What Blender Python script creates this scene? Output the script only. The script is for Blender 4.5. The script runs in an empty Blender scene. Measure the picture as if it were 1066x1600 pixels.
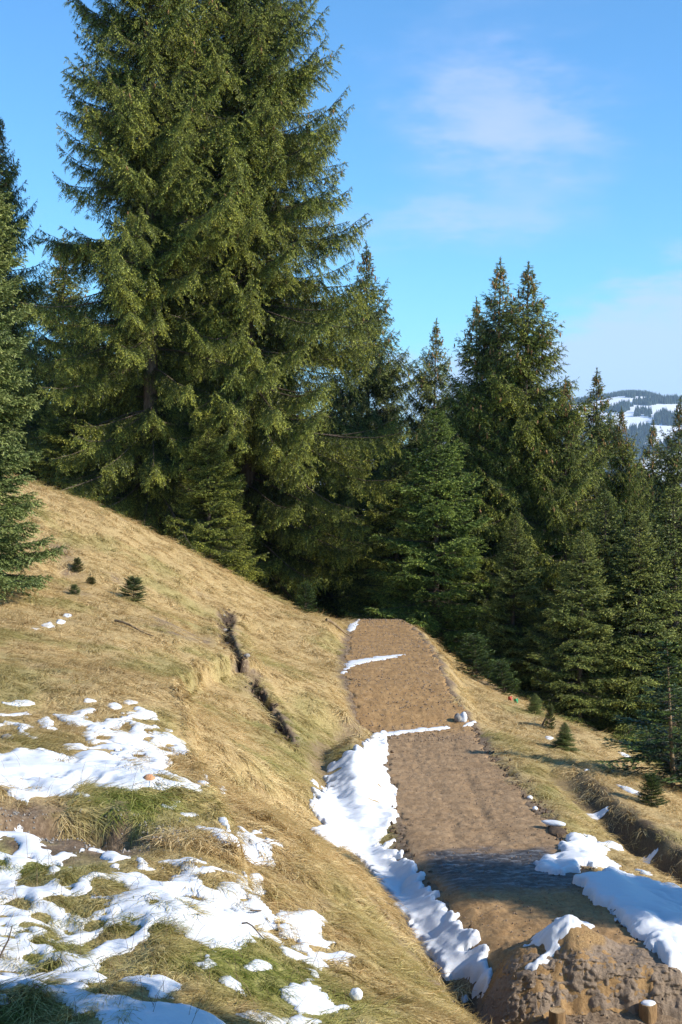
import bpy, math, random
import numpy as np
from mathutils import Vector

# ------------------------------------------------------------------ camera, world, sun, exposure
SC = bpy.context.scene
COL = SC.collection
PITCH = math.atan(80 / 2222.0)
cam_d = bpy.data.cameras.new('camera'); cam = bpy.data.objects.new('camera', cam_d); COL.objects.link(cam)
cam_d.sensor_fit = 'VERTICAL'; cam_d.sensor_height = 36; cam_d.sensor_width = 24
cam_d.lens = 2222 / 1600 * 36; cam_d.clip_start = 0.1; cam_d.clip_end = 20000
cam.location = (0, 0, 0); cam.rotation_euler = (math.pi / 2 - PITCH, 0, 0)
SC.camera = cam

SUN_EL = math.radians(32)
SUN_H = np.array([0.925, -0.38])                      # horizontal direction towards the sun
SUN_H = SUN_H / np.linalg.norm(SUN_H)
sd = bpy.data.lights.new('sun', 'SUN'); sun = bpy.data.objects.new('sun', sd); COL.objects.link(sun)
sd.energy = 5.0; sd.angle = math.radians(0.5); sd.color = (1.0, 0.93, 0.82)
svec = Vector((SUN_H[0] * math.cos(SUN_EL), SUN_H[1] * math.cos(SUN_EL), math.sin(SUN_EL)))
sun.rotation_euler = (-svec).to_track_quat('-Z', 'Y').to_euler()
sun.location = (20, -10, 30)

W = bpy.data.worlds.new('World'); SC.world = W; W.use_nodes = True
wn = W.node_tree.nodes; wl = W.node_tree.links; wn.clear()
def N(nt, t, **kw):
    n = nt.nodes.new(t)
    for k, v in kw.items():
        if k.startswith('i_'):
            n.inputs[k[2:].replace('_', ' ')].default_value = v
        else:
            setattr(n, k, v)
    return n
wt = W.node_tree
sky = N(wt, 'ShaderNodeTexSky', sky_type='NISHITA', sun_disc=False)
sky.sun_elevation = SUN_EL
sky.sun_rotation = math.atan2(SUN_H[0], SUN_H[1])
sky.altitude = 1200; sky.air_density = 1.0; sky.dust_density = 0.3; sky.ozone_density = 1.4
tc = N(wt, 'ShaderNodeTexCoord')
sep = N(wt, 'ShaderNodeSeparateXYZ'); wl.new(tc.outputs['Generated'], sep.inputs[0])
def M(op, a, b=None, nt=wt):
    n = nt.nodes.new('ShaderNodeMath'); n.operation = op
    for i, v in enumerate((a, b)):
        if v is None: continue
        if isinstance(v, (int, float)): n.inputs[i].default_value = v
        else: nt.links.new(v, n.inputs[i])
    return n.outputs[0]
# thin high cloud: soft stretched noise plus two wisps at their own bearings
mp = N(wt, 'ShaderNodeMapping'); mp.inputs['Scale'].default_value = (1.6, 1.6, 5.0); mp.inputs['Location'].default_value = (0.3, 0.0, 0.12)
wl.new(tc.outputs['Generated'], mp.inputs[0])
nz = N(wt, 'ShaderNodeTexNoise', i_Scale=2.6, i_Detail=7.0, i_Roughness=0.52, i_Distortion=0.3); wl.new(mp.outputs[0], nz.inputs['Vector'])
nw = N(wt, 'ShaderNodeTexNoise', i_Scale=14.0, i_Detail=5.0, i_Roughness=0.55); wl.new(mp.outputs[0], nw.inputs['Vector'])
sw = N(wt, 'ShaderNodeSeparateColor'); wl.new(nw.outputs['Color'], sw.inputs[0])
wx = M('MULTIPLY', M('SUBTRACT', sw.outputs[0], .5), .13); wz = M('MULTIPLY', M('SUBTRACT', sw.outputs[1], .5), .075)
def blob(cx, cz, rx, rz, tilt, amp):
    dx = M('ADD', M('SUBTRACT', sep.outputs[0], cx), wx); dz = M('ADD', M('SUBTRACT', sep.outputs[2], cz), wz)
    dz2 = M('SUBTRACT', dz, M('MULTIPLY', dx, tilt))
    q = M('ADD', M('POWER', M('ABSOLUTE', M('DIVIDE', dx, rx)), 2.0), M('POWER', M('ABSOLUTE', M('DIVIDE', dz2, rz)), 2.0))
    return M('MULTIPLY', M('EXPONENT', M('MULTIPLY', q, -1.0)), amp)
bl = M('ADD', blob(0.115, 0.232, 0.075, 0.040, -0.25, 0.72), blob(0.22, 0.095, 0.12, 0.034, 0.3, 1.05))
bl = M('ADD', bl, blob(0.075, 0.165, 0.07, 0.012, 0.1, 0.3))
bl = M('ADD', bl, blob(0.20, 0.050, 0.22, 0.022, 0.0, 1.25))
bl = M('ADD', bl, M('MULTIPLY', M('SUBTRACT', nz.outputs['Fac'], 0.5), 1.5))
mr = N(wt, 'ShaderNodeMapRange', interpolation_type='SMOOTHSTEP'); mr.inputs['From Min'].default_value = 0.05; mr.inputs['From Max'].default_value = 1.05
mr.inputs['To Max'].default_value = 0.68
wl.new(bl, mr.inputs['Value'])
tint = N(wt, 'ShaderNodeMixRGB', blend_type='MULTIPLY'); tint.inputs[0].default_value = 1.0; tint.inputs[2].default_value = (1.0, 1.86, 2.42, 1)
wl.new(sky.outputs[0], tint.inputs[1])
cm = N(wt, 'ShaderNodeMixRGB'); cm.inputs[2].default_value = (7.4, 8.4, 12.2, 1)
wl.new(mr.outputs[0], cm.inputs[0]); wl.new(tint.outputs[0], cm.inputs[1])
bg = N(wt, 'ShaderNodeBackground', i_Strength=0.068); wl.new(cm.outputs[0], bg.inputs[0])
wo = N(wt, 'ShaderNodeOutputWorld'); wl.new(bg.outputs[0], wo.inputs[0])

SC.view_settings.view_transform = 'Standard'; SC.view_settings.look = 'None'
SC.view_settings.exposure = 0.52; SC.view_settings.gamma = 1.0; SC.view_settings.use_curve_mapping = False
SC.cycles.max_bounces = 6; SC.cycles.diffuse_bounces = 2; SC.cycles.glossy_bounces = 2
SC.cycles.volume_bounces = 0; SC.cycles.transparent_max_bounces = 6

# ------------------------------------------------------------------ helpers
rng = np.random.default_rng(7)
def _hash(ix, iy, seed):
    h = (ix.astype(np.int64) * 374761393 + iy.astype(np.int64) * 668265263 + seed * 1442695041) & 0xFFFFFFFF
    h = ((h ^ (h >> 13)) * 1274126177) & 0xFFFFFFFF
    return ((h ^ (h >> 16)) & 0xFFFF) / 65535.0
def vnoise(x, y, seed=0):
    x = np.asarray(x, float); y = np.asarray(y, float)
    ix = np.floor(x); iy = np.floor(y); fx = x - ix; fy = y - iy
    u = fx * fx * fx * (fx * (fx * 6 - 15) + 10); v = fy * fy * fy * (fy * (fy * 6 - 15) + 10)
    a = _hash(ix, iy, seed); b = _hash(ix + 1, iy, seed); c = _hash(ix, iy + 1, seed); d = _hash(ix + 1, iy + 1, seed)
    return (a * (1 - u) + b * u) * (1 - v) + (c * (1 - u) + d * u) * v * 1.0
def fbm(x, y, s, octs=4, seed=0, rough=0.5):
    t = 0; a = 1; n = 0; x = np.asarray(x, float) / s; y = np.asarray(y, float) / s
    for o in range(octs):
        t = t + a * (vnoise(x * 1.0 + 17.3 * o, y + 9.1 * o, seed + o) * 2 - 1); n += a; a *= rough
        x, y = (x * 0.8 - y * 0.6) * 2.03, (x * 0.6 + y * 0.8) * 2.03
    return t / n
def sm(e0, e1, x):
    t = np.clip((x - e0) / (e1 - e0), 0, 1); return t * t * (3 - 2 * t)

F = np.array([0, math.cos(PITCH), -math.sin(PITCH)]); U = np.array([0, math.sin(PITCH), math.cos(PITCH)])
def ray(px, py):
    px = np.asarray(px, float); py = np.asarray(py, float)
    d = F[None] + ((px - 533) / 2222)[:, None] * np.array([[1, 0, 0]]) - ((py - 800) / 2222)[:, None] * U[None]
    return d / d[:, 1:2]
def at(px, py, Y):
    return ray([px], [py])[0] * Y

# ------------------------------------------------------------------ land form (metres, eye at the origin)
CP = [(0,1600,5.6),(300,1600,5.7),(0,1500,6.5),(300,1500,6.5),(0,1400,7.3),(300,1400,7.4),(0,1250,9.4),(300,1250,9.7),(150,1330,8.3),
      (0,1100,12.8),(300,1100,14),(0,1000,17.2),(0,950,20),(0,850,25),(50,757,30),(300,1000,20),(300,930,26),(310,874,31),(150,980,19.5),(150,880,25),(180,806,30),
      (480,1590,6.2),(500,1500,7.3),(430,1340,8.9),(420,1250,10.6),(400,1150,14),(400,1060,20),(400,970,27),(420,929,31.5),(470,1170,15.5),
      (560,1350,10.6),(650,1480,8.5),(775,1598,7.3),(540,1430,8.3),(500,1285,12.0),(455,1230,13.6),(530,1080,22),(538,1020,26),(545,978,32),
      (480,1100,20),(470,1030,25),(480,962,31.5),
      (660,1020,28),(700,1100,22.5),
      (850,1112,25.5),(940,1155,22),(1066,1232,18.6),(760,1068,28.5),(700,1024,31.2),(800,1150,21),(880,1190,19),(1000,1215,18),(960,1290,15.2),(1050,1420,11.6),(1066,1500,10.2)]
P3 = [tuple(at(*c)) for c in CP]
P3 += [(-8,6,-1.6),(-10,15,-1.3),(-12,25,0.8),(-15,36,0.6),(-6.5,37,-2.0),(-4,37,-3.4),(-1.5,37,-4.6),(0.6,37,-4.9),(3,38,-6.2),
       (.62,20,-3.85),(1.9,20,-3.9),(.6,15,-3.75),(2.1,15,-3.75),(.9,11,-3.62),(2.2,11,-3.6),(1.2,9.2,-3.7),(2.3,9.2,-3.75),(1.3,8.3,-3.62),(2.2,8,-3.8),
       (0.6,8.1,-3.0),(6,22,-5.6),(8,18,-6.0),(10,12,-5.6),(6,30,-7.2),(12,35,-9.5),(5,9,-4.4),(10,0,-4.6),(3.2,5,-3.9),(1.6,5,-3.3),(0.9,5,-2.8),
       (0,0,-1.9),(-5,0,-1.6),(0,-10,-1.2),(5,0,-3.6),(-12,-10,0),(12,-10,-4.2),(-15,45,-3),(0,46,-6.4),(14,46,-11)]
P3 = np.array(P3)
def _U(r2): return np.where(r2 > 1e-9, r2 * np.log(r2 + 1e-12), 0.0)
_n = len(P3)
_K = _U(((P3[:, None, :2] - P3[None, :, :2]) ** 2).sum(-1)) + np.eye(_n) * 0.15
_A = np.zeros((_n + 3, _n + 3)); _A[:_n, :_n] = _K; _A[:_n, _n] = 1; _A[:_n, _n + 1:] = P3[:, :2]; _A[_n, :_n] = 1; _A[_n + 1:, :_n] = P3[:, :2].T
_w = np.linalg.solve(_A, np.concatenate([P3[:, 2], np.zeros(3)]))
def tps(x, y):
    out = np.full(x.shape, _w[_n]) + _w[_n + 1] * x + _w[_n + 2] * y
    for i in range(_n):
        out += _w[i] * _U((x - P3[i, 0]) ** 2 + (y - P3[i, 1]) ** 2)
    return out
def tps_safe(x, y):
    cx = np.clip(x, -16, 15); cy = np.clip(y, -11, 47)
    return tps(cx, cy)

def far_land(x, y):
    r = np.hypot(x, y - 10)
    return -9 - 0.13 * np.maximum(0, r - 38) * (r < 1e9) * 1.0 - 0.10 * np.clip(x, -60, 60)

PL = np.array([(8.0,1.25),(9.6,1.05),(10.6,.95),(11.6,.80),(12.8,.66),(14,.60),(16,.56),(18,.56),(20.4,.62),(20.9,.32),(23,.07),(26,.06),(29,.14),(31,.25),(33,.42),(34.5,.5)])
PR = np.array([(8.0,2.0),(9.6,2.15),(10.6,2.18),(12,2.18),(14,2.16),(16,2.12),(18,2.02),(20.4,1.95),(21.5,1.95),(23,1.78),(26,1.76),(29,1.70),(31,1.58),(33,1.36),(34.5,1.2)])
PZ = np.array([(8,-3.72),(9.6,-3.62),(10.6,-3.56),(12,-3.58),(13.5,-3.70),(15,-3.78),(18,-3.90),(20,-3.98),(20.7,-4.0),(21.2,-3.93),(23,-3.66),(26,-3.58),(29,-3.64),(31,-3.62),(32.6,-3.64),(33.6,-3.80),(35,-4.2)])
def smooth_tab(T):
    yy = np.linspace(T[0, 0], T[-1, 0], 1200); v = np.interp(yy, T[:, 0], T[:, 1])
    k = np.hanning(31); k /= k.sum(); v = np.convolve(np.pad(v, 15, 'edge'), k, 'valid')
    return yy, v
_PL, _PR, _PZ = smooth_tab(PL), smooth_tab(PR), smooth_tab(PZ)
def path_info(x, y):
    xl = np.interp(y, *_PL) + 0.07 * fbm(x * 0 + 3, y, 0.5, 4, 41); xr = np.interp(y, *_PR) + 0.08 * fbm(x * 0 + 9, y, 0.45, 4, 42)
    d = np.minimum(x - xl, xr - x)
    xc = (xl + xr) / 2; d = np.minimum(d, (33.5 - 2.2 * ((x - xc) / (xr - xl)) ** 2 + .35 * fbm(x, y * 0, .4, 3, 43) - y) * .6)
    return d, np.interp(y, *_PZ), xl, xr

def polyd(x, y, pts):
    """distance to a polyline, parameter 0..1 along it, and side (+ = right of travel)"""
    pts = np.asarray(pts, float); best = np.full(x.shape, 1e9); tt = np.zeros(x.shape); side = np.zeros(x.shape)
    n = len(pts) - 1
    for i in range(n):
        a = pts[i]; b = pts[i + 1]; ab = b - a
        t = np.clip(((x - a[0]) * ab[0] + (y - a[1]) * ab[1]) / (ab @ ab), 0, 1)
        dx = x - a[0] - t * ab[0]; dy = y - a[1] - t * ab[1]; d = np.hypot(dx, dy)
        m = d < best; best = np.where(m, d, best); tt = np.where(m, (i + t) / n, tt)
        side = np.where(m, np.sign(dx * ab[1] - dy * ab[0]), side)
    return best, tt, side
DITCH = [(.30,20.7),(.02,20.0),(-.25,18.6),(-.30,17.2),(-.16,15.6),(.12,14.1),(.30,12.9),(.46,11.7),(.66,10.5),(.9,9.4),(1.05,8.4)]
RDITCH = [(4.3,8),(3.95,11.0),(3.55,12.9),(3.10,15.3),(2.75,17.6),(2.6,18.6)]
MX, MY = 1.60, 9.62
def mound_h(x, y):
    u = x - MX - 0.0; w = y - MY
    c = np.where(u < 0, 1 - np.abs(u + 0.02) / 0.50, 1 - np.abs(u) / 0.74)
    c = 1 - np.sqrt((1 - c) ** 2 + 0.004) + 0.03
    n = fbm(x, y, 0.16, 4, 77) * 0.03
    back = 1 - np.clip((w - 0.08) / 0.75, 0, 1) ** 1.1
    edge = -0.16 - 0.10 * u + 0.05 * fbm(x, y * 0, 0.25, 3, 78)
    frt = 1 - np.clip((-(w - 0.08)) / 0.24, 0, 1) * 0.30
    top = 0.46 * np.clip(c, 0, 1) * np.where(w > 0.08, back, frt)
    plate = 0.27 * sm(-.72, -.40, u) * (1 - sm(.66, .84, u)) * (1 - sm(0.1, .5, w))
    top = np.maximum(top, plate)
    cut = sm(edge - 0.24 - 0.05 * n / 0.03, edge - 0.0, w)
    return top * cut + n * sm(0.01, .1, top)

def H(x, y, bumps=True, soft=False):
    x = np.asarray(x, float); y = np.asarray(y, float)
    base = tps_safe(x, y)
    r = np.hypot(x, y - 12)
    k = sm(30, 60, r)
    base = base * (1 - k) + far_land(x, y) * k
    nearpath = 0
    d, pz, xl, xr = path_info(x, y)
    on = (y > 7.5) & (y < 36)
    m = sm(-.45, 0.02, d) * sm(8.2, 9.4, y) * (1 - sm(33.2, 34.6, y))
    m = np.where(on, m, 0)
    # soft shoulders rise to the left hill on the far stretch
    h = base * (1 - m) + pz * m
    dd, t, s = polyd(x, y, DITCH)
    dep = (0.42 - 0.14 * t) * (t > 0) * sm(0.0, 0.12, t)
    out_ = np.maximum(-d, 0)
    prof = np.where(s * (x > -9) > 0, np.clip(out_ / (dd + out_ + 1e-6), 0, 1), np.exp(-(dd / 0.30) ** 2)) * (dd < 1.6)
    h = h - dep * prof
    # little wall of the hill foot above the ditch
    dd2, t2, s2 = polyd(x, y, RDITCH)
    dp2 = 0.36 * (1 - sm(0.45, 1.0, t2)) ** 0.8
    sd2 = dd2 * -s2      # + = right side (away from track)
    sd2 = -sd2
    pr2 = np.where(sd2 < 0, np.exp(-(sd2 / 0.30) ** 2), 1 - sm(0.02, 0.34, sd2 + .05 * fbm(x, y, .3, 3, 66)))
    h = h - dp2 * pr2 * (y < 19.5)
    h = h + 0.0 * dp2 / .5 * np.exp(-((sd2 - .5) / .35) ** 2) * (y < 19.5)
    # gully on the hillside
    g, tg, sg = polyd(x, y, GULLY)
    gw = 0.13 + 0.10 * fbm(x, y, 0.3, 3, 5)
    h = h - (0.26 * sm(0, .1, tg) * (1 - sm(.88, 1, tg))) * (1 - sm(0.3, 1.0, g / gw)) + 0.05 * np.exp(-((g - .22) / .15) ** 2)
    # scarps bitten into the meadow
    for (cx, cy, rx, ry, dz) in SCARPS:
        q = ((x - cx) / rx) ** 2 + ((y - cy) / ry) ** 2 + 0.35 * fbm(x, y, 0.35, 3, 61)
        h = h - dz * (1 - sm(0.4, 1.0, q)) * sm(-1.0, 0.4, (y - cy) / ry)
    mh = np.where((np.abs(x - MX) < 1.4) & (np.abs(y - MY) < 1.2), mound_h(x, y), 0)
    h = h + mh
    if bumps:
        grass = (1 - sm(-.15, 0.0, d)) * 1.0
        grass = np.where(y > 8, grass, 1) * np.where(mh > 0.02, 0, 1)
        shelf = 1 - sm(10, 15, y)
        tus = fbm(x + .3 * y, y, 0.42, 4, 11) * (0.055 * shelf + 0.03) + fbm(x, y, 1.6, 3, 12) * (0.05 + .04 * (1 - shelf))
        streak = fbm(x * 0.7 + y * 0.7, (x - y) * .25, 0.3, 3, 13) * 0.03 * (1 - shelf)
        fade = 1 - sm(50, 90, r)
        h = h + (tus + streak) * grass * fade * (1 - 0.7 * np.exp(-(dd / .4) ** 2)) * (1 - .8 * np.exp(-(dd2 / .6) ** 2))
        h = h + fbm(x, y, 0.09, 3, 14) * 0.008 * fade
    else:
        shelf = 1 - sm(10, 15, y)
        h = h + fbm(x, y, 1.6, 3, 12) * (0.05 + .04 * (1 - shelf)) * (1 - sm(-.15, 0.0, d))
    return h

# traced features need the bare base first
GULLY = [(-100, -100), (-99, -100)]; SCARPS = []
def cast(pts, soft=True):
    """where the sight lines through these image points meet the land"""
    pts = np.asarray(pts, float); d = ray(pts[:, 0], pts[:, 1])
    ys = 4.6 * np.exp(np.linspace(0, math.log(12), 520))
    X = d[:, 0:1] * ys[None]; Y = np.repeat(ys[None], len(pts), 0); Z = d[:, 2:3] * ys[None]
    hh = H(X, Y, bumps=False); below = Z < hh
    idx = np.argmax(below, 1); idx[~below.any(1)] = len(ys) - 1; idx = np.maximum(idx, 1)
    a = np.arange(len(pts)); g0 = (Z - hh)[a, idx - 1]; g1 = (Z - hh)[a, idx]
    t = np.clip(g0 / (g0 - g1 + 1e-9), 0, 1); yy = ys[idx - 1] * (1 - t) + ys[idx] * t
    return np.stack([d[:, 0] * yy, yy, d[:, 2] * yy], 1)
_g = cast([(358,956),(349,985),(357,1010),(374,1038),(392,1068),(413,1098),(436,1136),(452,1165)])
_s = cast([(105,1290),(505,1420),(200,1300),(120,900)])
GULLY = [tuple(p[:2]) for p in _g]
SCARPS = [(_s[0][0], _s[0][1], 0.62, 0.45, 0.26), (_s[1][0], _s[1][1], 0.10, 0.16, 0.05), (_s[3][0], _s[3][1], .8, .5, .12)]

def seg_sd(x, y, poly):
    """signed distance to a closed polygon, + inside"""
    poly = np.asarray(poly, float); best = np.full(x.shape, 1e9); ins = np.zeros(x.shape, bool)
    n = len(poly)
    for i in range(n):
        a = poly[i]; b = poly[(i + 1) % n]; ab = b - a
        t = np.clip(((x - a[0]) * ab[0] + (y - a[1]) * ab[1]) / max(ab @ ab, 1e-12), 0, 1)
        best = np.minimum(best, np.hypot(x - a[0] - t * ab[0], y - a[1] - t * ab[1]))
        c = ((a[1] > y) != (b[1] > y)) & (x < (b[0] - a[0]) * (y - a[1]) / ((b[1] - a[1]) if abs(b[1] - a[1]) > 1e-12 else 1e-12) + a[0])
        ins ^= c
    return np.where(ins, best, -best)

def mesh_from(name, V, Fc, smooth=True):
    me = bpy.data.meshes.new(name)
    V = np.ascontiguousarray(V, np.float32); Fc = np.ascontiguousarray(Fc, np.int32)
    k = Fc.shape[1]
    me.vertices.add(len(V)); me.vertices.foreach_set('co', V.ravel())
    me.loops.add(Fc.size); me.loops.foreach_set('vertex_index', Fc.ravel())
    me.polygons.add(len(Fc)); me.polygons.foreach_set('loop_start', np.arange(0, Fc.size, k, dtype=np.int32))
    me.polygons.foreach_set('loop_total', np.full(len(Fc), k, np.int32))
    me.polygons.foreach_set('use_smooth', np.full(len(Fc), smooth))
    me.update(calc_edges=True); return me
def attr(me, name, data, typ='FLOAT'):
    a = me.attributes.new(name, typ, 'POINT'); a.data.foreach_set('value' if typ != 'FLOAT_COLOR' else 'color', np.ascontiguousarray(data, np.float32).ravel())
def link(name, me, mat=None, parent=None, loc=None):
    o = bpy.data.objects.new(name, me); COL.objects.link(o)
    if mat is not None and me is not None and len(me.materials) == 0: me.materials.append(mat)
    if parent is not None: o.parent = parent
    if loc is not None: o.location = loc
    return o
def tag(o, label=None, cat=None, group=None, kind=None):
    if label: o['label'] = label
    if cat: o['category'] = cat
    if group: o['group'] = group
    if kind: o['kind'] = kind
    return o
def grid_faces(ny, nx, keep=None):
    i = np.arange(ny - 1)[:, None] * nx + np.arange(nx - 1)[None]
    f = np.stack([i, i + 1, i + nx + 1, i + nx], -1).reshape(-1, 4)
    if keep is not None:
        f = f[keep.ravel()[f].any(1)]
    return f
def compact(V, Fc, *at_):
    used = np.unique(Fc); mp = np.full(len(V), -1); mp[used] = np.arange(len(used))
    return (V[used], mp[Fc]) + tuple(a[used] for a in at_)

# ------------------------------------------------------------------ materials
def mat(name):
    m = bpy.data.materials.new(name); m.use_nodes = True; nt = m.node_tree; nt.nodes.clear()
    b = nt.nodes.new('ShaderNodeBsdfPrincipled'); o = nt.nodes.new('ShaderNodeOutputMaterial'); nt.links.new(b.outputs[0], o.inputs[0])
    b.inputs['Specular IOR Level'].default_value = 0.25
    return m, nt, b
def ramp(nt, src, stops):
    r = nt.nodes.new('ShaderNodeValToRGB'); e = r.color_ramp.elements
    e[0].position = stops[0][0]; e[0].color = (*stops[0][1], 1)
    e[1].position = stops[-1][0]; e[1].color = (*stops[-1][1], 1)
    for p, c in stops[1:-1]:
        q = e.new(p); q.color = (*c, 1)
    nt.links.new(src, r.inputs[0]); return r.outputs[0]
def noise(nt, scale, detail=4, rough=0.55, vec=None, dist=0, sc=None):
    n = nt.nodes.new('ShaderNodeTexNoise'); n.inputs['Scale'].default_value = scale; n.inputs['Detail'].default_value = detail
    n.inputs['Roughness'].default_value = rough; n.inputs['Distortion'].default_value = dist
    g = nt.nodes.new('ShaderNodeNewGeometry') if vec is None else None
    v = g.outputs['Position'] if vec is None else vec
    if sc is not None:
        m = nt.nodes.new('ShaderNodeMapping'); m.inputs['Scale'].default_value = sc[0]; m.inputs['Rotation'].default_value = sc[1]; nt.links.new(v, m.inputs[0]); v = m.outputs[0]
    nt.links.new(v, n.inputs['Vector']); return n.outputs['Fac']
def mix(nt, f, a, b, mode='MIX'):
    n = nt.nodes.new('ShaderNodeMixRGB'); n.blend_type = mode
    for i, v in enumerate((f, a, b)):
        if isinstance(v, (int, float)): n.inputs[i].default_value = v
        elif isinstance(v, tuple): n.inputs[i].default_value = (*v, 1)
        else: nt.links.new(v, n.inputs[i])
    return n.outputs[0]
def bump(nt, b, src, strength, dist):
    n = nt.nodes.new('ShaderNodeBump'); n.inputs['Strength'].default_value = strength; n.inputs['Distance'].default_value = dist
    nt.links.new(src, n.inputs['Height'])
    if b.inputs['Normal'].is_linked: nt.links.new(b.inputs['Normal'].links[0].from_socket, n.inputs['Normal'])
    nt.links.new(n.outputs[0], b.inputs['Normal'])
def attn(nt, name, typ='GEOMETRY', out='Fac'):
    a = nt.nodes.new('ShaderNodeAttribute'); a.attribute_name = name; a.attribute_type = typ; return a.outputs[out]

STRAW = (0.79, 0.63, 0.34); STRAW_D = (0.50, 0.34, 0.14); GREEN = (0.20, 0.26, 0.045); GREEN_Y = (0.40, 0.40, 0.10)

m_ground, nt, b = mat('meadow_soil')
n1 = noise(nt, 9, 6, .65); n2 = noise(nt, 60, 4, .6); st = noise(nt, 5, 5, .6, sc=((1, 5, 3), (0, 0, .7)))
thatch = ramp(nt, n2, [(.3, (0.22, .14, .06)), (.5, (.42, .29, .13)), (.7, (.60, .45, .22))])
thatch = mix(nt, M('MULTIPLY', attn(nt, 'green'), .75, nt), thatch, ramp(nt, n2, [(.3, (.10, .12, .03)), (.7, (.28, .30, .08))]))
soilc = ramp(nt, noise(nt, 22, 8, .75), [(.3, (.08, .052, .032)), (.5, (.19, .13, .08)), (.62, (.29, .21, .135)), (.75, (.42, .35, .27))])
col = mix(nt, attn(nt, 'soil'), thatch, soilc)
col = mix(nt, attn(nt, 'soil_shade'), col, ramp(nt, n2, [(.3, (.025, .017, .012)), (.6, (.075, .050, .033)), (.75, (.14, .10, .07))]))  # dark earth tone that also paints the shade down in the ditches
nt.links.new(col, b.inputs['Base Color']); b.inputs['Roughness'].default_value = .95
bump(nt, b, n1, .5, .05); bump(nt, b, n2, .6, .015)

def mud_mat(name, stops, wet=0.0):
    m, nt, b = mat(name)
    a = noise(nt, 4.5, 8, .68); f = noise(nt, 38, 7, .75); g = noise(nt, 150, 3, .6)
    c = ramp(nt, M('ADD', M('MULTIPLY', a, .50, nt), M('MULTIPLY', f, .50, nt), nt), stops)
    c = mix(nt, ramp(nt, g, [(.62, (0, 0, 0)), (.72, (1, 1, 1))]), c, (.44, .35, .23))
    nt.links.new(c, b.inputs['Base Color']); b.inputs['Roughness'].default_value = .92
    bump(nt, b, noise(nt, 16, 7, .7), .35, .04); bump(nt, b, f, .7, .012)
    return m, nt, b, c
m_path, nt, b, c = mud_mat('trail_earth', [(.3, (.12, .072, .036)), (.48, (.28, .178, .092)), (.6, (.38, .252, .138)), (.75, (.50, .355, .21))])
wet_shade = attn(nt, 'wet'); warm = attn(nt, 'warm')
c = mix(nt, warm, c, mix(nt, 1.0, c, (1.06, .98, .78), 'MULTIPLY'))
ice = ramp(nt, noise(nt, 6, 6, .7, sc=((1, 3.2, 1), (0, 0, .1))), [(.50, (0, 0, 0)), (.62, (1, 1, 1))])
c2 = mix(nt, wet_shade, c, (.055, .046, .042))  # icy mud darkened further to paint in the shadow band
c2 = mix(nt, M('MULTIPLY', M('MULTIPLY', wet_shade, ice, nt), .40, nt), c2, (.42, .44, .46))
nt.links.new(c2, b.inputs['Base Color'])
rr = nt.nodes.new('ShaderNodeMapRange'); rr.inputs['To Min'].default_value = .92; rr.inputs['To Max'].default_value = .42; nt.links.new(wet_shade, rr.inputs[0]); nt.links.new(rr.outputs[0], b.inputs['Roughness'])
m_mound, nt, b, c = mud_mat('mound_earth', [(.3, (.14, .10, .068)), (.5, (.25, .185, .13)), (.7, (.35, .265, .195))])
c = mix(nt, attn(nt, 'dry'), c, ramp(nt, noise(nt, 120, 4, .7), [(.3, (.14, .08, .035)), (.5, (.30, .185, .08)), (.7, (.45, .31, .15))]))
nt.links.new(c, b.inputs['Base Color'])
vor = nt.nodes.new('ShaderNodeTexVoronoi'); vor.feature = 'DISTANCE_TO_EDGE'; vor.inputs['Scale'].default_value = 5.5
gg = nt.nodes.new('ShaderNodeNewGeometry'); vm = nt.nodes.new('ShaderNodeVectorMath'); vm.operation = 'ADD'
nn = nt.nodes.new('ShaderNodeTexNoise'); nn.inputs['Scale'].default_value = 6; nt.links.new(gg.outputs[0], nn.inputs[0]); nt.links.new(nn.outputs['Color'], vm.inputs[0]); nt.links.new(gg.outputs[0], vm.inputs[1]); nt.links.new(vm.outputs[0], vor.inputs[0])
cr = nt.nodes.new('ShaderNodeMapRange'); cr.inputs['From Max'].default_value = .06; nt.links.new(vor.outputs[0], cr.inputs[0])
bump(nt, b, cr.outputs[0], .35, .015); bump(nt, b, noise(nt, 28, 8, .75), .55, .02)

m_snow, nt, b = mat('snow')
b.inputs['Roughness'].default_value = .75; b.inputs['Subsurface Weight'].default_value = .12
b.inputs['Subsurface Radius'].default_value = (.03, .05, .08); b.inputs['Subsurface Scale'].default_value = .5
sp = ramp(nt, noise(nt, 55, 4, .7), [(.28, (.38, .34, .30)), (.36, (.61, .625, .65)), (1, (.66, .675, .70))])
sp = mix(nt, ramp(nt, noise(nt, 1.7, 3, .5), [(.45, (0, 0, 0)), (.6, (.35, .35, .35))]), (.65, .665, .69), sp)
nt.links.new(sp, b.inputs['Base Color'])
bump(nt, b, noise(nt, 5, 4, .55, sc=((1, 2.5, 1), (0, 0, .6))), .35, .04); bump(nt, b, noise(nt, 90, 3, .6), .25, .006)

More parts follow.
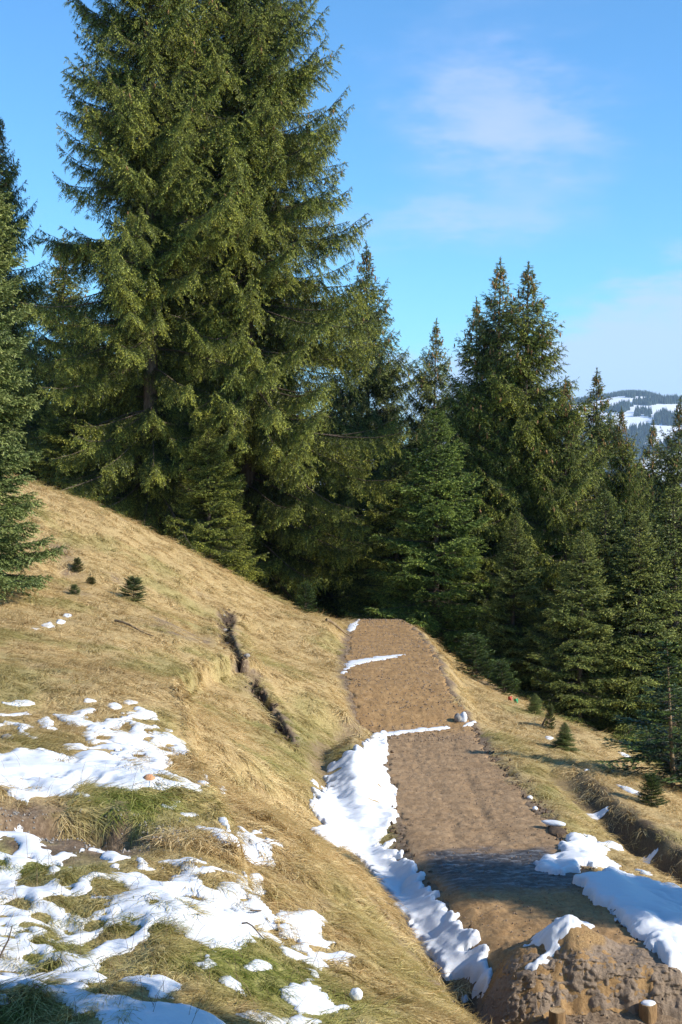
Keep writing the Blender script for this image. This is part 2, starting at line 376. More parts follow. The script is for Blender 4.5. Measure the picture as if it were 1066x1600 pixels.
def grass_mat(name, inst=True):
    m, nt, b = mat(name)
    r = attn(nt, 'rnd'); gI = attn(nt, 'green', 'INSTANCER'); tI = attn(nt, 'tone', 'INSTANCER')
    straw = ramp(nt, r, [(0, (.30, .18, .07)), (.2, STRAW_D), (.55, STRAW), (1, (.88, .72, .42))])
    grn = ramp(nt, r, [(0, (.10, .15, .022)), (.5, GREEN), (1, GREEN_Y)])
    c = mix(nt, gI, straw, grn)
    c = mix(nt, 1.0, c, mix(nt, tI, (.76, .69, .60), (1.12, 1.10, 1.06)), 'MULTIPLY')
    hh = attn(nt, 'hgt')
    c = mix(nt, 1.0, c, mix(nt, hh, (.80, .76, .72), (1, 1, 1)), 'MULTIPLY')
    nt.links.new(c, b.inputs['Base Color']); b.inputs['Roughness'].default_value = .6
    b.inputs['Specular IOR Level'].default_value = .2
    tr = nt.nodes.new('ShaderNodeBsdfTranslucent'); nt.links.new(c, tr.inputs[0])
    mx = nt.nodes.new('ShaderNodeMixShader'); mx.inputs[0].default_value = .25
    out = [n for n in nt.nodes if n.type == 'OUTPUT_MATERIAL'][0]
    nt.links.new(b.outputs[0], mx.inputs[1]); nt.links.new(tr.outputs[0], mx.inputs[2]); nt.links.new(mx.outputs[0], out.inputs[0])
    return m
m_grass = grass_mat('meadow_grass')

def needle_mat(name, dark, mid, light):
    m, nt, b = mat(name)
    r = M('ADD', attn(nt, 'rnd'), M('MULTIPLY', M('SUBTRACT', attn(nt, 'age_shade', 'INSTANCER'), .6, nt), .35, nt), nt)  # shade of the crown gaps in the colour, besides lighter young tips
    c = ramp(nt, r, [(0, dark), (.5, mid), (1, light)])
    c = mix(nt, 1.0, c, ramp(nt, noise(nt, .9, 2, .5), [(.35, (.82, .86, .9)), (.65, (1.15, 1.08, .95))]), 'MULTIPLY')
    nt.links.new(c, b.inputs['Base Color']); b.inputs['Roughness'].default_value = .5
    b.inputs['Specular IOR Level'].default_value = .3
    return m
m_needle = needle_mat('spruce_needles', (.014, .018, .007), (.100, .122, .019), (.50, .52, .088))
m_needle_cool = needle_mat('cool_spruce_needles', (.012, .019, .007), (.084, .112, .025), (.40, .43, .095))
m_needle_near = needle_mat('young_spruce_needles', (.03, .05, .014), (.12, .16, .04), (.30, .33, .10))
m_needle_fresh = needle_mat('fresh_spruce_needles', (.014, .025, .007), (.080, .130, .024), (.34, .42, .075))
def bark_mat(name, a_, b_):
    m, nt, b = mat(name)
    n = noise(nt, 14, 6, .7, sc=((1, 1, .35), (0, 0, 0)))
    nt.links.new(ramp(nt, n, [(.3, a_), (.7, b_)]), b.inputs['Base Color']); b.inputs['Roughness'].default_value = .9
    bump(nt, b, n, .7, .03); return m
m_bark = bark_mat('spruce_bark', (.05, .034, .024), (.18, .135, .10))
m_twig = bark_mat('dry_stalk', (.12, .075, .04), (.33, .24, .14))
m_cone = bark_mat('spruce_cone', (.16, .085, .035), (.33, .19, .08))
m_post = bark_mat('post_wood', (.12, .07, .032), (.34, .21, .10))
m_stone = bark_mat('grey_stone', (.16, .145, .13), (.38, .35, .31))
m_ostone = bark_mat('orange_stone', (.40, .16, .07), (.62, .34, .18))
m_clod = bark_mat('earth_clod', (.05, .032, .02), (.15, .10, .06))

# ------------------------------------------------------------------ traced regions (image outline -> laid on the land)
Z1 = lambda p: [(x / 1.9036, 1050 + y / 1.9036) for x, y in p]
Z7 = lambda p: [(x / 3.046, 1080 + y / 3.046) for x, y in p]
Z8 = lambda p: [(x / 4.1, 780 + y / 4.1) for x, y in p]
Z4 = lambda p: [(470 + x / 5.33, 1130 + y / 5.33) for x, y in p]
Z5 = lambda p: [(560 + x / 4.1, 1350 + y / 4.1) for x, y in p]
ZR = lambda p: [(820 + x / 4.333, 1180 + y / 4.333) for x, y in p]
ZM = lambda p: [(740 + x / 3.27, 1400 + y / 3.27) for x, y in p]
ZF = lambda p: [(690 + x / 4.44, 1080 + y / 4.44) for x, y in p]
def ell(cx, cy, rx, ry, n=10, k=0.18):
    r = random.Random(int(cx * 7 + cy * 13)); out = []
    for i in range(n):
        a = 2 * math.pi * i / n; q = 1 + r.uniform(-k, k); out.append((cx + rx * q * math.cos(a), cy + ry * q * math.sin(a)))
    return out

UP = [(0,310),(150,295),(290,285),(310,262),(430,250),(375,205),(440,190),(330,165),(320,150),(250,130),(350,128),(360,105),(410,92),(440,100),(395,125),(380,150),(450,160),(520,150),(580,150),(600,120),(680,85),(690,100),(745,110),(750,125),(680,145),(640,140),(620,160),(700,180),(760,185),(740,195),(700,225),(860,215),(870,235),(840,250),(885,280),(885,300),(780,310),(800,345),(790,360),(850,390),(880,410),(960,440),(1066,470),(1060,500),(940,490),(840,475),(760,470),(690,450),(600,465),(500,440),(420,410),(360,420),(360,440),(300,460),(350,480),(440,510),(350,495),(270,490),(200,495),(130,525),(60,505),(40,460),(-120,440),(-140,320)]
UPH = [(600,180,40,28),(530,190,28,22),(500,232,55,15),(740,205,80,15),(785,275,50,17),(675,303,45,10),(575,332,32,12),(655,350,30,14),(835,362,45,20),(310,290,35,8),(400,183,45,10),(300,330,28,7),(235,400,35,9),(760,313,20,8),(630,375,30,7),(690,240,40,10),(150,455,45,14)]
LOW = [(-80,485),(60,478),(105,473),(118,515),(165,535),(275,510),(330,518),(390,535),(430,560),(560,565),(600,575),(545,580),(590,605),(660,605),(700,610),(770,630),(740,650),(715,660),(760,690),(820,715),(900,722),(960,735),(970,775),(940,780),(1000,810),(990,830),(1050,860),(1030,870),(960,855),(975,875),(930,880),(850,850),(830,825),(780,800),(730,790),(745,815),(680,835),(640,830),(580,800),(560,790),(520,765),(455,770),(430,795),(330,820),(285,850),(310,885),(340,900),(330,925),(250,945),(290,985),(400,1000),(455,1003),(420,965),(380,955),(345,905),(420,905),(560,945),(480,990),(490,1010),(570,1005),(660,1020),(690,1060),(600,1130),(-80,1130)]
LOWH = [(105,605,65,38),(270,565,75,52),(335,640,72,33),(200,605,40,40),(60,690,55,28),(230,685,110,30),(120,725,32,20),(285,735,40,14),(155,765,27,16),(200,745,32,12),(350,770,78,22),(290,783,27,8),(375,745,20,12),(25,765,30,10),(15,730,24,8),(165,800,70,14),(235,803,19,10),(190,830,50,9),(90,838,37,12),(150,860,19,9),(10,830,19,12),(50,675,22,9),(25,525,38,20),(150,500,38,30),(140,560,32,11),(225,887,18,5),(480,582,60,20),(380,562,35,25),(640,625,65,22),(720,697,27,10),(575,668,22,6),(800,770,50,11),(850,812,48,16),(5,660,14,10),(5,575,20,9),(5,620,12,9),(90,945,30,10)]
CORNER = [(-60,1538),(0,1540),(40,1549),(75,1570),(110,1583),(150,1602),(170,1640),(-60,1640)]
SNOW = [
 ('broad snow sheet with many grass tufts poking through in the near left meadow', Z1(LOW), [Z1(ell(*h)) for h in LOWH] + [CORNER], .045, .055),
 ('wide thin snow patch with the round orange stone standing in it', Z7(UP), [Z7(ell(*h)) for h in UPH], .05, .05),
 ('small flat snow strip near the left frame edge, highest on the meadow shelf', Z7(ell(95,57,65,12)), [], .03, .05),
 ('flat snow tongue above the ragged left patch, below the thin snow strip', Z7([(-20,115),(70,112),(120,92),(135,95),(160,120),(100,130),(-20,124)]), [], .03, .05),
 ('ragged branching snow scrap beside the small grey stone', Z7([(-20,170),(40,148),(110,150),(115,165),(150,175),(120,200),(130,220),(180,240),(170,255),(150,250),(100,225),(80,230),(85,195),(60,175),(-20,182)]), [], .03, .05),
 ('small snow blot left of the dry grass hummock, upper of two', Z7(ell(215,155,37,17)), [], .03, .05),
 ('slim snow sliver under the small blot by the dry grass hummock', Z7(ell(235,187,35,11)), [], .03, .04),
 ('curled snow scrap above the branching arms of the wide thin patch', Z7(ell(545,78,36,25)), [], .03, .05),
 ('topmost snow dab on the right of the thin patch', Z7(ell(620,50,38,14)), [], .03, .05),
 ('faint thin snow strip left of the curled scrap', Z7(ell(425,50,36,8)), [], .03, .04),
 ('tiny snow dab right of the wide thin patch arms', Z7(ell(800,180,22,8)), [], .03, .04),
 ('snow lump lying in green grass just below the orange stone', Z7([(760,530),(800,515),(790,490),(830,485),(860,505),(845,530),(810,540),(770,542)]), [], .04, .05),
 ('thin snow scraps below the right end of the wide thin patch', Z7(ell(905,555,45,9)), [], .03, .05),
 ('tapering snow patch on the slope edge right of the brown matted grass', Z1([(590,440),(640,450),(700,470),(790,480),(770,500),(740,515),(840,515),(835,530),(800,568),(730,560),(700,540),(650,520),(635,480),(590,450)]), [Z1(ell(700,490,35,10))], .03, .05),
 ('upper blue snow scrap in the dark shaded near left corner', ell(8,1552,20,6), [], .045, .05),
 ('lower blue snow scrap in the dark shaded near left corner', ell(4,1574,14,5), [], .045, .05),
 ('oval snow lump among green tufts in the near meadow', Z1(ell(615,866,33,19)), [], .045, .05),
 ('narrow snow sliver right of the oval lump in the near meadow', Z1(ell(770,880,48,11)), [], .03, .05),
 ('slanting snow wedge in near grass below the oval lump', Z1([(650,910),(690,903),(720,925),(745,960),(735,965),(700,940)]), [], .03, .05),
 ('arrow shaped snow patch left of the snowball', Z1([(820,920),(880,905),(940,895),(960,950),(1000,990),(1055,1000),(1050,1014),(990,1006),(900,1003),(870,975)]), [], .035, .05),
 ('long thin snow streak along the bottom edge of the near meadow', Z1([(700,1000),(800,998),(900,1010),(1000,1040),(960,1046),(850,1032),(760,1017)]), [], .03, .05),
 ('left end scrap of the four small snow patches by the left spruce', Z8(ell(232,832,33,9)), [], .03, .1),
 ('largest of the four small snow patches by the left spruce', Z8(ell(305,810,40,20)), [], .04, .1),
 ('slanting third scrap of the four small snow patches by the left spruce', Z8(ell(390,787,28,12)), [], .03, .1),
 ('upper right scrap of the four small snow patches by the left spruce', Z8(ell(433,745,30,11)), [], .03, .1),
 ('thin line of snow across the trail in its dip', [(600,1152),(598,1146),(640,1140),(670,1137),(700,1134.5),(700,1138),(660,1142),(612,1148)], [], .018, .12),
 ('white snow streak across the upper trail stretch', [(530,1050),(543,1034),(575,1027),(636,1022),(632,1027),(585,1033),(552,1042),(538,1054)], [], .022, .15),
 ('small snow scrap by the branch at the trail brow', [(541,982),(546,974),(562,968),(560,975),(556,985),(545,987)], [], .025, .15),
 ('small snow flake right of the trail dip, below the snowy rock', ZF([(130,240),(180,214),(245,217),(220,240),(140,252)]), [], .04, .1),
 ('lumpy snow heap on the right trail edge beside the shaded icy mud', ZR([(240,620),(290,570),(440,560),(480,600),(640,625),(650,650),(540,640),(560,680),(580,720),(645,745),(640,760),(460,770),(390,755),(340,795),(270,810),(150,805),(60,780),(80,735),(160,700),(200,695),(250,690)]), [ZR(ell(215,728,25,12))], .075, .05),
 ('deep snow bank running along the right trail edge towards the earth mound', ZR([(340,870),(430,845),(510,850),(560,790),(700,820),(750,860),(740,880),(900,910),(1090,955)]) + ZM([(1140,0),(1140,430),(1066,430),(1030,410),(1010,370),(960,350),(940,300),(900,270),(880,240),(830,215),(800,160),(750,140),(710,110),(690,60),(640,50),(590,0)]), [], .085, .05),
 ('thin snow crust strip above the right snow bank', ZR([(700,745),(760,765),(860,790),(850,812),(790,800),(730,765)]), [], .04, .06),
 ('outer thin snow rim in grass above the right snow bank', ZR([(800,845),(860,855),(930,890),(990,875),(1090,925),(1090,950),(960,905),(880,892)]), [], .04, .06),
 ('upper small snow spot in the shaded right ditch', np.array(ell(2.98,16.4,.13,.10, 12)), 'W', .03, .1),
 ('long blue snow spot in the shaded right ditch', np.array(ell(3.16,15.0,.17,.12, 12)), 'W', .03, .1),
 ('round snow spot lowest in the shaded right ditch', np.array(ell(3.34,13.9,.12,.12, 12)), 'W', .03, .1),
 ('slim snow streak on the far right slope beside the young spruce', ZR([(610,195),(700,212),(800,262),(780,278),(700,245)]), [], .05, .15),
 ('small snow flake high on the far right slope', ZR([(640,-10),(680,-5),(730,20),(740,38),(700,35),(660,10)]), [], .05, .15),
 ('snow scrap tucked left of the round green bush on the right slope', ZF(ell(745,322,30,16)), [], .05, .1),
 ('tiny snow speck right of the round green bush', ZF(ell(1005,545,20,8)), [], .05, .1),
]
DSNOW = Z4([(680,90),(715,110),(722,250),(690,350),(730,440),(742,530),(795,560),(770,610),(800,700),(818,790),(700,900),(650,980),(670,1040),(780,990),(730,1060),(860,1090),(850,1120),(760,1160)]) + \
  Z5([(330,0),(385,30),(370,65),(435,95),(370,140),(420,160),(512,205),(430,250),(520,262),(605,300),(600,340),(665,400),(650,450),(755,500),(735,535),(665,580),(710,590),(770,565),(820,560),(838,580),(825,600),(800,605),(810,650),(845,660),(862,690),(862,715),(845,755),(800,835),(740,830),(752,775),(670,740),(560,720)])
# left edge of that bank of snow lies in the ditch: given on the land
DLEFT_W = [(.88,10.0),(.72,10.5),(.52,11.5),(.34,12.6),(.16,13.6)]
DLEFT = Z4([(430,1080),(330,1050),(150,960),(80,890),(190,870),(100,740),(50,660),(130,650),(100,570),(240,540),(100,500),(260,510),(190,460),(250,370),(340,330),(370,260),(430,260),(520,170),(560,130)])
# ------------------------------------------------------------------ soil, green and soil-shade masks on the land
def world_poly(pts): return cast(pts)[:, :2]
SOIL = [world_poly(p) for p in (
    [(-30,1244),(60,1254),(130,1260),(200,1264),(228,1288),(205,1330),(120,1336),(60,1334),(-30,1318)],
    [(345,955),(358,950),(372,985),(366,1010),(392,1040),(415,1068),(430,1095),(455,1125),(458,1160),(440,1158),(425,1125),(405,1095),(385,1072),(362,1040),(345,1000)],
    [(575,1395),(590,1400),(640,1470),(690,1520),(680,1525),(640,1495),(600,1450)],
    [(490,1395),(506,1400),(508,1428),(492,1425)],
    [(350,1290),(440,1330),(470,1370),(440,1385),(380,1330)],
    [(170,895),(205,905),(215,920),(190,925)],[(118,905),(132,915),(128,930),(108,925)],
    [(225,955),(330,1000),(320,1010),(240,985)],[(60,820),(110,850),(130,900),(90,900)],
    [(840,1080),(870,1110),(860,1118),(830,1095)],[(740,1050),(800,1080),(790,1090),(740,1062)])]
GREENP = [(world_poly(p), s) for p, s in (
    ([(90,1390),(150,1420),(420,1600),(620,1600),(480,1500),(300,1440),(200,1350)], .95),
    ([(-20,1310),(-20,1600),(200,1600),(160,1400),(210,1330),(60,1310)], .85),
    ([(100,1225),(300,1235),(330,1270),(250,1290),(110,1255)], .85),
    ([(400,1100),(470,1080),(540,1150),(490,1230),(430,1220),(380,1150)], .6),
    ([(480,1330),(560,1400),(780,1600),(620,1600),(500,1430)], .45),
    ([(690,1120),(780,1170),(880,1330),(960,1340),(900,1230),(800,1150)], .45),
    ([(-20,1150),(90,1150),(90,1175),(-20,1178)], .6))]
def inside_soft(x, y, poly, w):
    lo = poly.min(0) - 3 * w; hi = poly.max(0) + 3 * w
    m = (x > lo[0]) & (x < hi[0]) & (y > lo[1]) & (y < hi[1]); o = np.zeros(x.shape)
    if m.any(): o[m] = sm(-w, w, seg_sd(x[m], y[m], poly))
    return o
def soil_mask(x, y):
    s = np.zeros(x.shape); n = fbm(x, y, .25, 4, 31)
    s = inside_soft(x + .2 * n, y + .3 * n, SOIL[0], .12)
    for p in SOIL[1:]:
        s = np.maximum(s, inside_soft(x + .25 * n, y + .35 * n, p, .12) * np.clip(.62 + 1.3 * fbm(x, y, .18, 3, 34), 0, 1))
    d, pz, xl, xr = path_info(x, y); on = (y > 8.5) & (y < 34.3)
    s = np.maximum(s, np.where(on, sm(-.16, -.02, d + .12 * n), 0))
    g, tg, sg = polyd(x, y, GULLY); s = np.maximum(s, (1 - sm(.10, .22, g + .08 * n)) * (tg > .01) * (tg < .99))
    dd, t, sdd = polyd(x, y, DITCH); s = np.maximum(s, .7 * (1 - sm(.06, .2, dd + .15 * n)))
    dr, tr, sr = polyd(x, y, RDITCH); s = np.maximum(s, .35 * (1 - sm(.2, .45, np.abs(dr - .05) + .15 * n)) * (tr < .85))
    q = np.hypot((x - MX) / 1.15, (y - 9.35) / .85); s = np.maximum(s, (1 - sm(.75, 1.05, q + .2 * n)))
    s = np.maximum(s, sm(.5, .7, fbm(x, y, .7, 5, 33)) * .5)
    return np.clip(s, 0, 1)
def soil_shade_mask(x, y):  # shade painted along ditches and gully over dark earth; bare scar is soil
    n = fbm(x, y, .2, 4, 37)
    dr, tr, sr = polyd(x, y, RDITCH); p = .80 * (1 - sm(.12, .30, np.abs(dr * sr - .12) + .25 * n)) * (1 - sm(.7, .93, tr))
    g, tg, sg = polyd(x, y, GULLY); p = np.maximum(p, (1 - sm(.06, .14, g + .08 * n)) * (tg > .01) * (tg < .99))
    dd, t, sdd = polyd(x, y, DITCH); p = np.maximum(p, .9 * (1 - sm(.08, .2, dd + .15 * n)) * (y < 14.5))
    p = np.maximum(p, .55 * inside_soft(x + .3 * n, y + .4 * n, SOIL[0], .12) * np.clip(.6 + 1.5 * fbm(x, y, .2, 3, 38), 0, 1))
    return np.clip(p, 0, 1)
def green_mask(x, y):
    g = .05 + .42 * sm(.08, .5, fbm(x, y, 1.1, 4, 35)); n = fbm(x, y, .5, 3, 36)
    for p, s in GREENP: g = np.maximum(g, s * inside_soft(x + .3 * n, y + .3 * n, p, .5) * (1 + .8 * n))
    return np.clip(g, 0, 1)

# ------------------------------------------------------------------ terrain sheet
def stretch(a, b, n, far, k):
    core = np.linspace(a, b, n); st = core[1] - core[0]; o = [core[-1]]
    while o[-1] < far: st *= k; o.append(o[-1] + st)
    return core, o[1:]
_c, _r = stretch(-3.6, 4.2, 215, 2600, 1.10); _c2, _l = stretch(-4.2, 3.6, 215, 2600, 1.10)
gx = np.array([-v for v in _l][::-1] + list(_c) + list(_r))
yy = [4.3]
while yy[-1] < 46: yy.append(yy[-1] * 1.0072)
st = yy[-1] - yy[-2]
while yy[-1] < 6200: st *= 1.12; yy.append(yy[-1] + st)
bk = []; st = .04; v = 4.3
while v > -400: st *= 1.16; v -= st; bk.append(v)
gy = np.array(bk[::-1] + yy)
GX, GY = np.meshgrid(gx, gy)
GZ = H(GX, GY)
_d, _pz, _xl, _xr = path_info(GX, GY)
onp = (GY > 9.3) & (GY < 34)
GZ = GZ - .035 * sm(.02, .10, _d) * onp
mhv = np.where((np.abs(GX - MX) < 1.4) & (np.abs(GY - MY) < 1.2), mound_h(GX, GY), 0)
GZ = GZ - .05 * sm(.01, .06, mhv) 
me = mesh_from('meadow_ground', np.stack([GX, GY, GZ], -1).reshape(-1, 3), grid_faces(len(gy), len(gx)))
near = (np.hypot(GX, GY - 12) < 60)
SM_ = np.zeros(GX.shape); GM_ = np.full(GX.shape, .3); SM_[near] = soil_mask(GX[near], GY[near]); GM_[near] = green_mask(GX[near], GY[near])
PM_ = np.zeros(GX.shape); PM_[near] = soil_shade_mask(GX[near], GY[near]); attr(me, 'soil_shade', PM_)
attr(me, 'soil', SM_); attr(me, 'green', GM_)
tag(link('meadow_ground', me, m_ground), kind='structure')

# trail surface: own sheet with a crumbled edge
py_ = [9.25]
while py_[-1] < 34.0: py_.append(py_[-1] * 1.0028)
py_ = np.array(py_); ps = np.linspace(-.12, 1.12, 110)
PX_ = np.interp(py_, *_PL)[:, None] * (1 - ps)[None] + np.interp(py_, *_PR)[:, None] * ps[None]
PY_ = np.repeat(py_[:, None], len(ps), 1)
d, pz, xl, xr = path_info(PX_, PY_)
clod = fbm(PX_, PY_, .07, 5, 51, .65) * .020 + fbm(PX_, PY_, .5, 3, 52) * .014
lowp = 1 - sm(19.8, 21, PY_)
tracks = -.005 * np.exp(-((fbm(PX_, PY_ * .35, .5, 3, 53)) / .06) ** 2) * lowp
rag = d + .14 * fbm(PX_, PY_, .14, 4, 54)
PZ_ = H(PX_, PY_, bumps=False) + (clod + tracks - .016 * lowp * (np.exp(-((ps[None] - .34 - .05 * np.sin(PY_ * .9)) / .045) ** 2) + np.exp(-((ps[None] - .63 - .04 * np.sin(PY_ * .7 + 1)) / .045) ** 2)) * (.5 + fbm(PX_, PY_, .8, 2, 57))) * sm(0, .2, d) + .004 - .05 * (1 - sm(-.02, .05, rag))
V = np.stack([PX_, PY_, PZ_], -1).reshape(-1, 3)
fc = grid_faces(len(py_), len(ps), rag > -.05)
wet = sm(11.5, 12.0, PY_ + .15 * fbm(PX_, PY_, .3, 3, 55)) * (1 - sm(13.2, 13.5, PY_ + .2 * fbm(PX_, PY_, .3, 3, 56))) * sm(.02, .25, d)  # band of icy mud with the spruce shadow painted into its colour
V, fc, wet_shade_v, warm2 = compact(V, fc, wet.ravel(), np.clip(sm(20.4, 21.2, PY_) + .8 * (1 - sm(11.4, 12.2, PY_)), 0, 1).ravel())
me = mesh_from('trail', V, fc); attr(me, 'wet', wet_shade_v); attr(me, 'warm', warm2)
tag(link('trail', me, m_path), kind='structure')

# earth mound
n = 250; ux, uy = np.meshgrid(np.linspace(-.95, .95, n), np.concatenate([np.linspace(-.75, -.52, 18)[:-1], np.linspace(-.52, -.04, 150)[:-1], np.linspace(-.04, .95, 70)]))
X = MX + ux; Y = MY + uy; mh = mound_h(X, Y); Z = H(X, Y, bumps=False)
dryf = np.maximum(sm(.315, .345, mh + .03 * fbm(X, Y, .12, 4, 78)), sm(.06, .14, uy)) * sm(.02, .1, mh)
lump = fbm(X + .5 * Z, Y + 2.0 * Z, .12, 5, 79, .6)
ZZ = Z + (.007 * (1 - dryf) + .007) * lump * sm(.02, .10, mh) - .05 * (1 - sm(.005, .05, mh)) + .006
fr = np.clip(1.15 - dryf, 0, 1)
YY = Y - fr * (.026 * fbm(X, Z * 1.3 + Y, .16, 5, 80, .62) + .016 * fbm(X * 1.0, Z + Y, .03, 2, 82) - .012 * np.exp(-(fbm(X * 1.4, Z * .5, .22, 3, 83) / .05) ** 2)) * sm(.03, .10, mh)
V = np.stack([X - MX, YY - MY, ZZ + 3.65], -1).reshape(-1, 3); fc = grid_faces(X.shape[0], X.shape[1], mh > .012)
V, fc, dd_ = compact(V, fc, dryf.ravel())
me = mesh_from('earth_mound', V, fc); attr(me, 'dry', dd_)
o = link('earth_mound', me, m_mound, loc=(MX, MY, -3.65))
tag(o, 'brown earth jump mound with dry crumbly top and wet cracked clay face', 'mound')

# ------------------------------------------------------------------ snow
SNOWF = []      # (polygons) for keeping grass out
def snow_sheet(label, outer, holes, T, step, extra=None, group=None):
    T = T * .62 if T < .07 else T * .8
    ow = outer if extra == 'world' else cast(outer)[:, :2]
    hw = [cast(h)[:, :2] for h in holes]
    c = ow.mean(0); step = step * .32 if T < .1 else step * .36
    lo = ow.min(0) - .06; hi = ow.max(0) + .06
    step = max(step, math.sqrt((hi - lo).prod() / 75000))
    step = min(step, (hi - lo).min() / 14)
    nx = int((hi[0] - lo[0]) / step) + 2; ny = int((hi[1] - lo[1]) / step) + 2
    X, Y = np.meshgrid(np.linspace(lo[0], hi[0], nx), np.linspace(lo[1], hi[1], ny))
    q = min(.05, (hi - lo).min() * .10); T = min(T, .055 * (hi - lo).min() + .004); small_ = (hi - lo).min() < .45
    f = seg_sd(X, Y, ow) + q * fbm(X, Y, q * 4, 3, 91)
    if T < .055: f = f + .015 * (Y / 8) * (label.split()[0] + ' ' in ('broad ', 'wide '))
    sz = (hi - lo).min(); rough = min(.05, sz * .07)
    f = f + rough * fbm(X, Y * 1.3, .13, 3, 97) + rough * .5 * fbm(X, Y, .045, 2, 98)
    if T < .055 and sz > .8: f = np.minimum(f, (.46 - fbm(X * .8, Y * 1.5, .30, 4, 99)) * .35)
    for h in hw: f = np.minimum(f, -seg_sd(X, Y, h) + rough * 1.2 * fbm(X, Y * 1.3, .10, 3, 89) + .02 * (Y / 8) + .5 * q * fbm(X, Y, .15, 3, 92))
    Hs = H(X, Y, bumps=False); Hb = H(X, Y)
    w = T * 1.2 if T >= .055 else min(.34, .35 * (hi - lo).min())
    up = np.sqrt(np.clip(1 - (1 - np.clip(f / w, 0, 1)) ** 2, 0, 1))
    if T >= .055:
        low_ = 1 - sm(12.5, 14.0, Y)
        pil = .72 + (.35 + 1.3 * low_) * np.abs(fbm(X * .8 + Y * .5, Y * .55 - X * .6, .45, 2, 93)) * 1.6 + .9 * 2.2 * (1 - low_) * fbm(X * .3 + Y * .9, Y * .25 - X * .45, .28, 4, 96) + .10 * fbm(X, Y, .14, 3, 94)
        pil = .55 + .75 * np.tanh((pil - .55) / .75)
    else:
        pil = .85 + .3 * fbm(X, Y, .7, 3, 95)
    kb = sm(.02, .26, f) if not small_ else 0 * f
    Z = Hb * (1 - kb) + Hs * kb + (T + (.012 if T < .055 and not small_ else .003)) * up * pil
    Z = np.where(f > 0, Z, Hb - .025)
    fc = grid_faces(ny, nx, f > 0)
    V = np.stack([X, Y, Z], -1).reshape(-1, 3)
    V, fc = compact(V, fc)
    if len(V) == 0: return None
    org = np.array([c[0], c[1], float(H(np.array([c[0]]), np.array([c[1]]), False)[0])])
    o = link('snow_patch', mesh_from('snow_patch', V - org, fc), m_snow, loc=org)
    tag(o, label, 'snow patch', group)
    SNOWF.append((ow, hw, lo, hi, T))
    return o
for (lab, outer, holes, T, stp) in SNOW:
    snow_sheet(lab, outer, [] if holes == 'W' else holes, T, stp, 'world' if isinstance(holes, str) else None, group='snow patches lying on the meadow and trail')
bank = np.array(list(map(tuple, cast(DSNOW)[:, :2])) + DLEFT_W + list(map(tuple, cast(DLEFT)[:, :2])))
snow_sheet('long wrinkled snow bank filling the ditch along the left side of the trail', bank, [], .075, .04, 'world')
cap = [(300,380),(276,372),(350,300),(335,262),(285,262),(278,245),(330,205),(385,165),(440,120),(530,113),(608,156),(560,156),(510,168),(470,205),(447,235),(455,270),(420,300),(360,345)]
snow_sheet('curved snow cap draped over the left shoulder of the earth mound', ZM(cap), [], .08, .03)
def in_snow(x, y, marg=.01):
    o = np.zeros(x.shape, bool); rise = H(x, y) - H(x, y, False)
    for (ow, hw, lo, hi, T) in SNOWF:
        m = (x > lo[0]) & (x < hi[0]) & (y > lo[1]) & (y < hi[1]) & ~o
        if not m.any(): continue
        f = seg_sd(x[m], y[m], ow)
        for h in hw: f = np.minimum(f, -seg_sd(x[m], y[m], h))
        o[m] |= (f > marg) & (rise[m] < T + .01)
    return o

# ------------------------------------------------------------------ far mountain
Xm, Ym = np.meshgrid(np.linspace(-500, 1300, 150) * 2.6, np.linspace(900, 2300, 100) * 2.6)
def mount_h(x, y): return 2.6 * mount_u(x / 2.6, y / 2.6)
def mount_u(x, y):
    ridge = 30 + 22 * np.exp(-((x - 400) / 260) ** 2) + 12 * np.sin(x / 130.) + 14 * fbm(x, y * 0, 160, 3, 101)
    ridge = ridge - 60 * (1 - sm(-100, 300, x))
    p = sm(920, 1500, y) ** .8 * (1 - .45 * sm(1550, 2300, y))
    return -70 + (ridge + 70) * p + 14 * fbm(x, y, 220, 4, 102) * p
me = mesh_from('mountain', np.stack([Xm, Ym, mount_h(Xm, Ym)], -1).reshape(-1, 3), grid_faces(100, 150))
m_msnow, nt, b = mat('mountain_snow'); b.inputs['Base Color'].default_value = (.82, .84, .88, 1); b.inputs['Roughness'].default_value = .8
tag(link('mountain', me, m_msnow), kind='structure')
# the forest on it
k = 60000; fx = rng.uniform(110, 560, k); fy = rng.uniform(1050, 1640, k)
fm = fbm(fx, fy * .8, 30, 3, 105) + .12 * sm(1480, 1420, fy)
keep = (fm > .13) | ((fy > 1480) & (fy < 1520) & (fbm(fx, fy * 0, 38, 2, 106) > .22))
fx, fy = fx[keep] * 2.6, fy[keep] * 2.6; kk = len(fx); fz = mount_h(fx, fy) - 2; hh = rng.uniform(13, 24, kk) ; rr_ = hh * .2
a = np.arange(5) * 2 * math.pi / 5
ring = np.stack([fx[:, None] + rr_[:, None] * np.cos(a), fy[:, None] + rr_[:, None] * np.sin(a), np.repeat(fz[:, None], 5, 1)], -1)
tip = np.stack([fx, fy, fz + hh], -1)[:, None]
V = np.concatenate([ring, tip], 1).reshape(-1, 3); o_ = np.arange(kk)[:, None, None] * 6
fc = (np.array([[i, (i + 1) % 5, 5] for i in range(5)])[None] + o_).reshape(-1, 3)
me = mesh_from('far_forest', V, fc, False)
m_far, nt, b = mat('far_conifer'); b.inputs['Base Color'].default_value = (.035, .055, .035, 1); b.inputs['Roughness'].default_value = .9
tag(link('far_forest', me, m_far), kind='stuff')

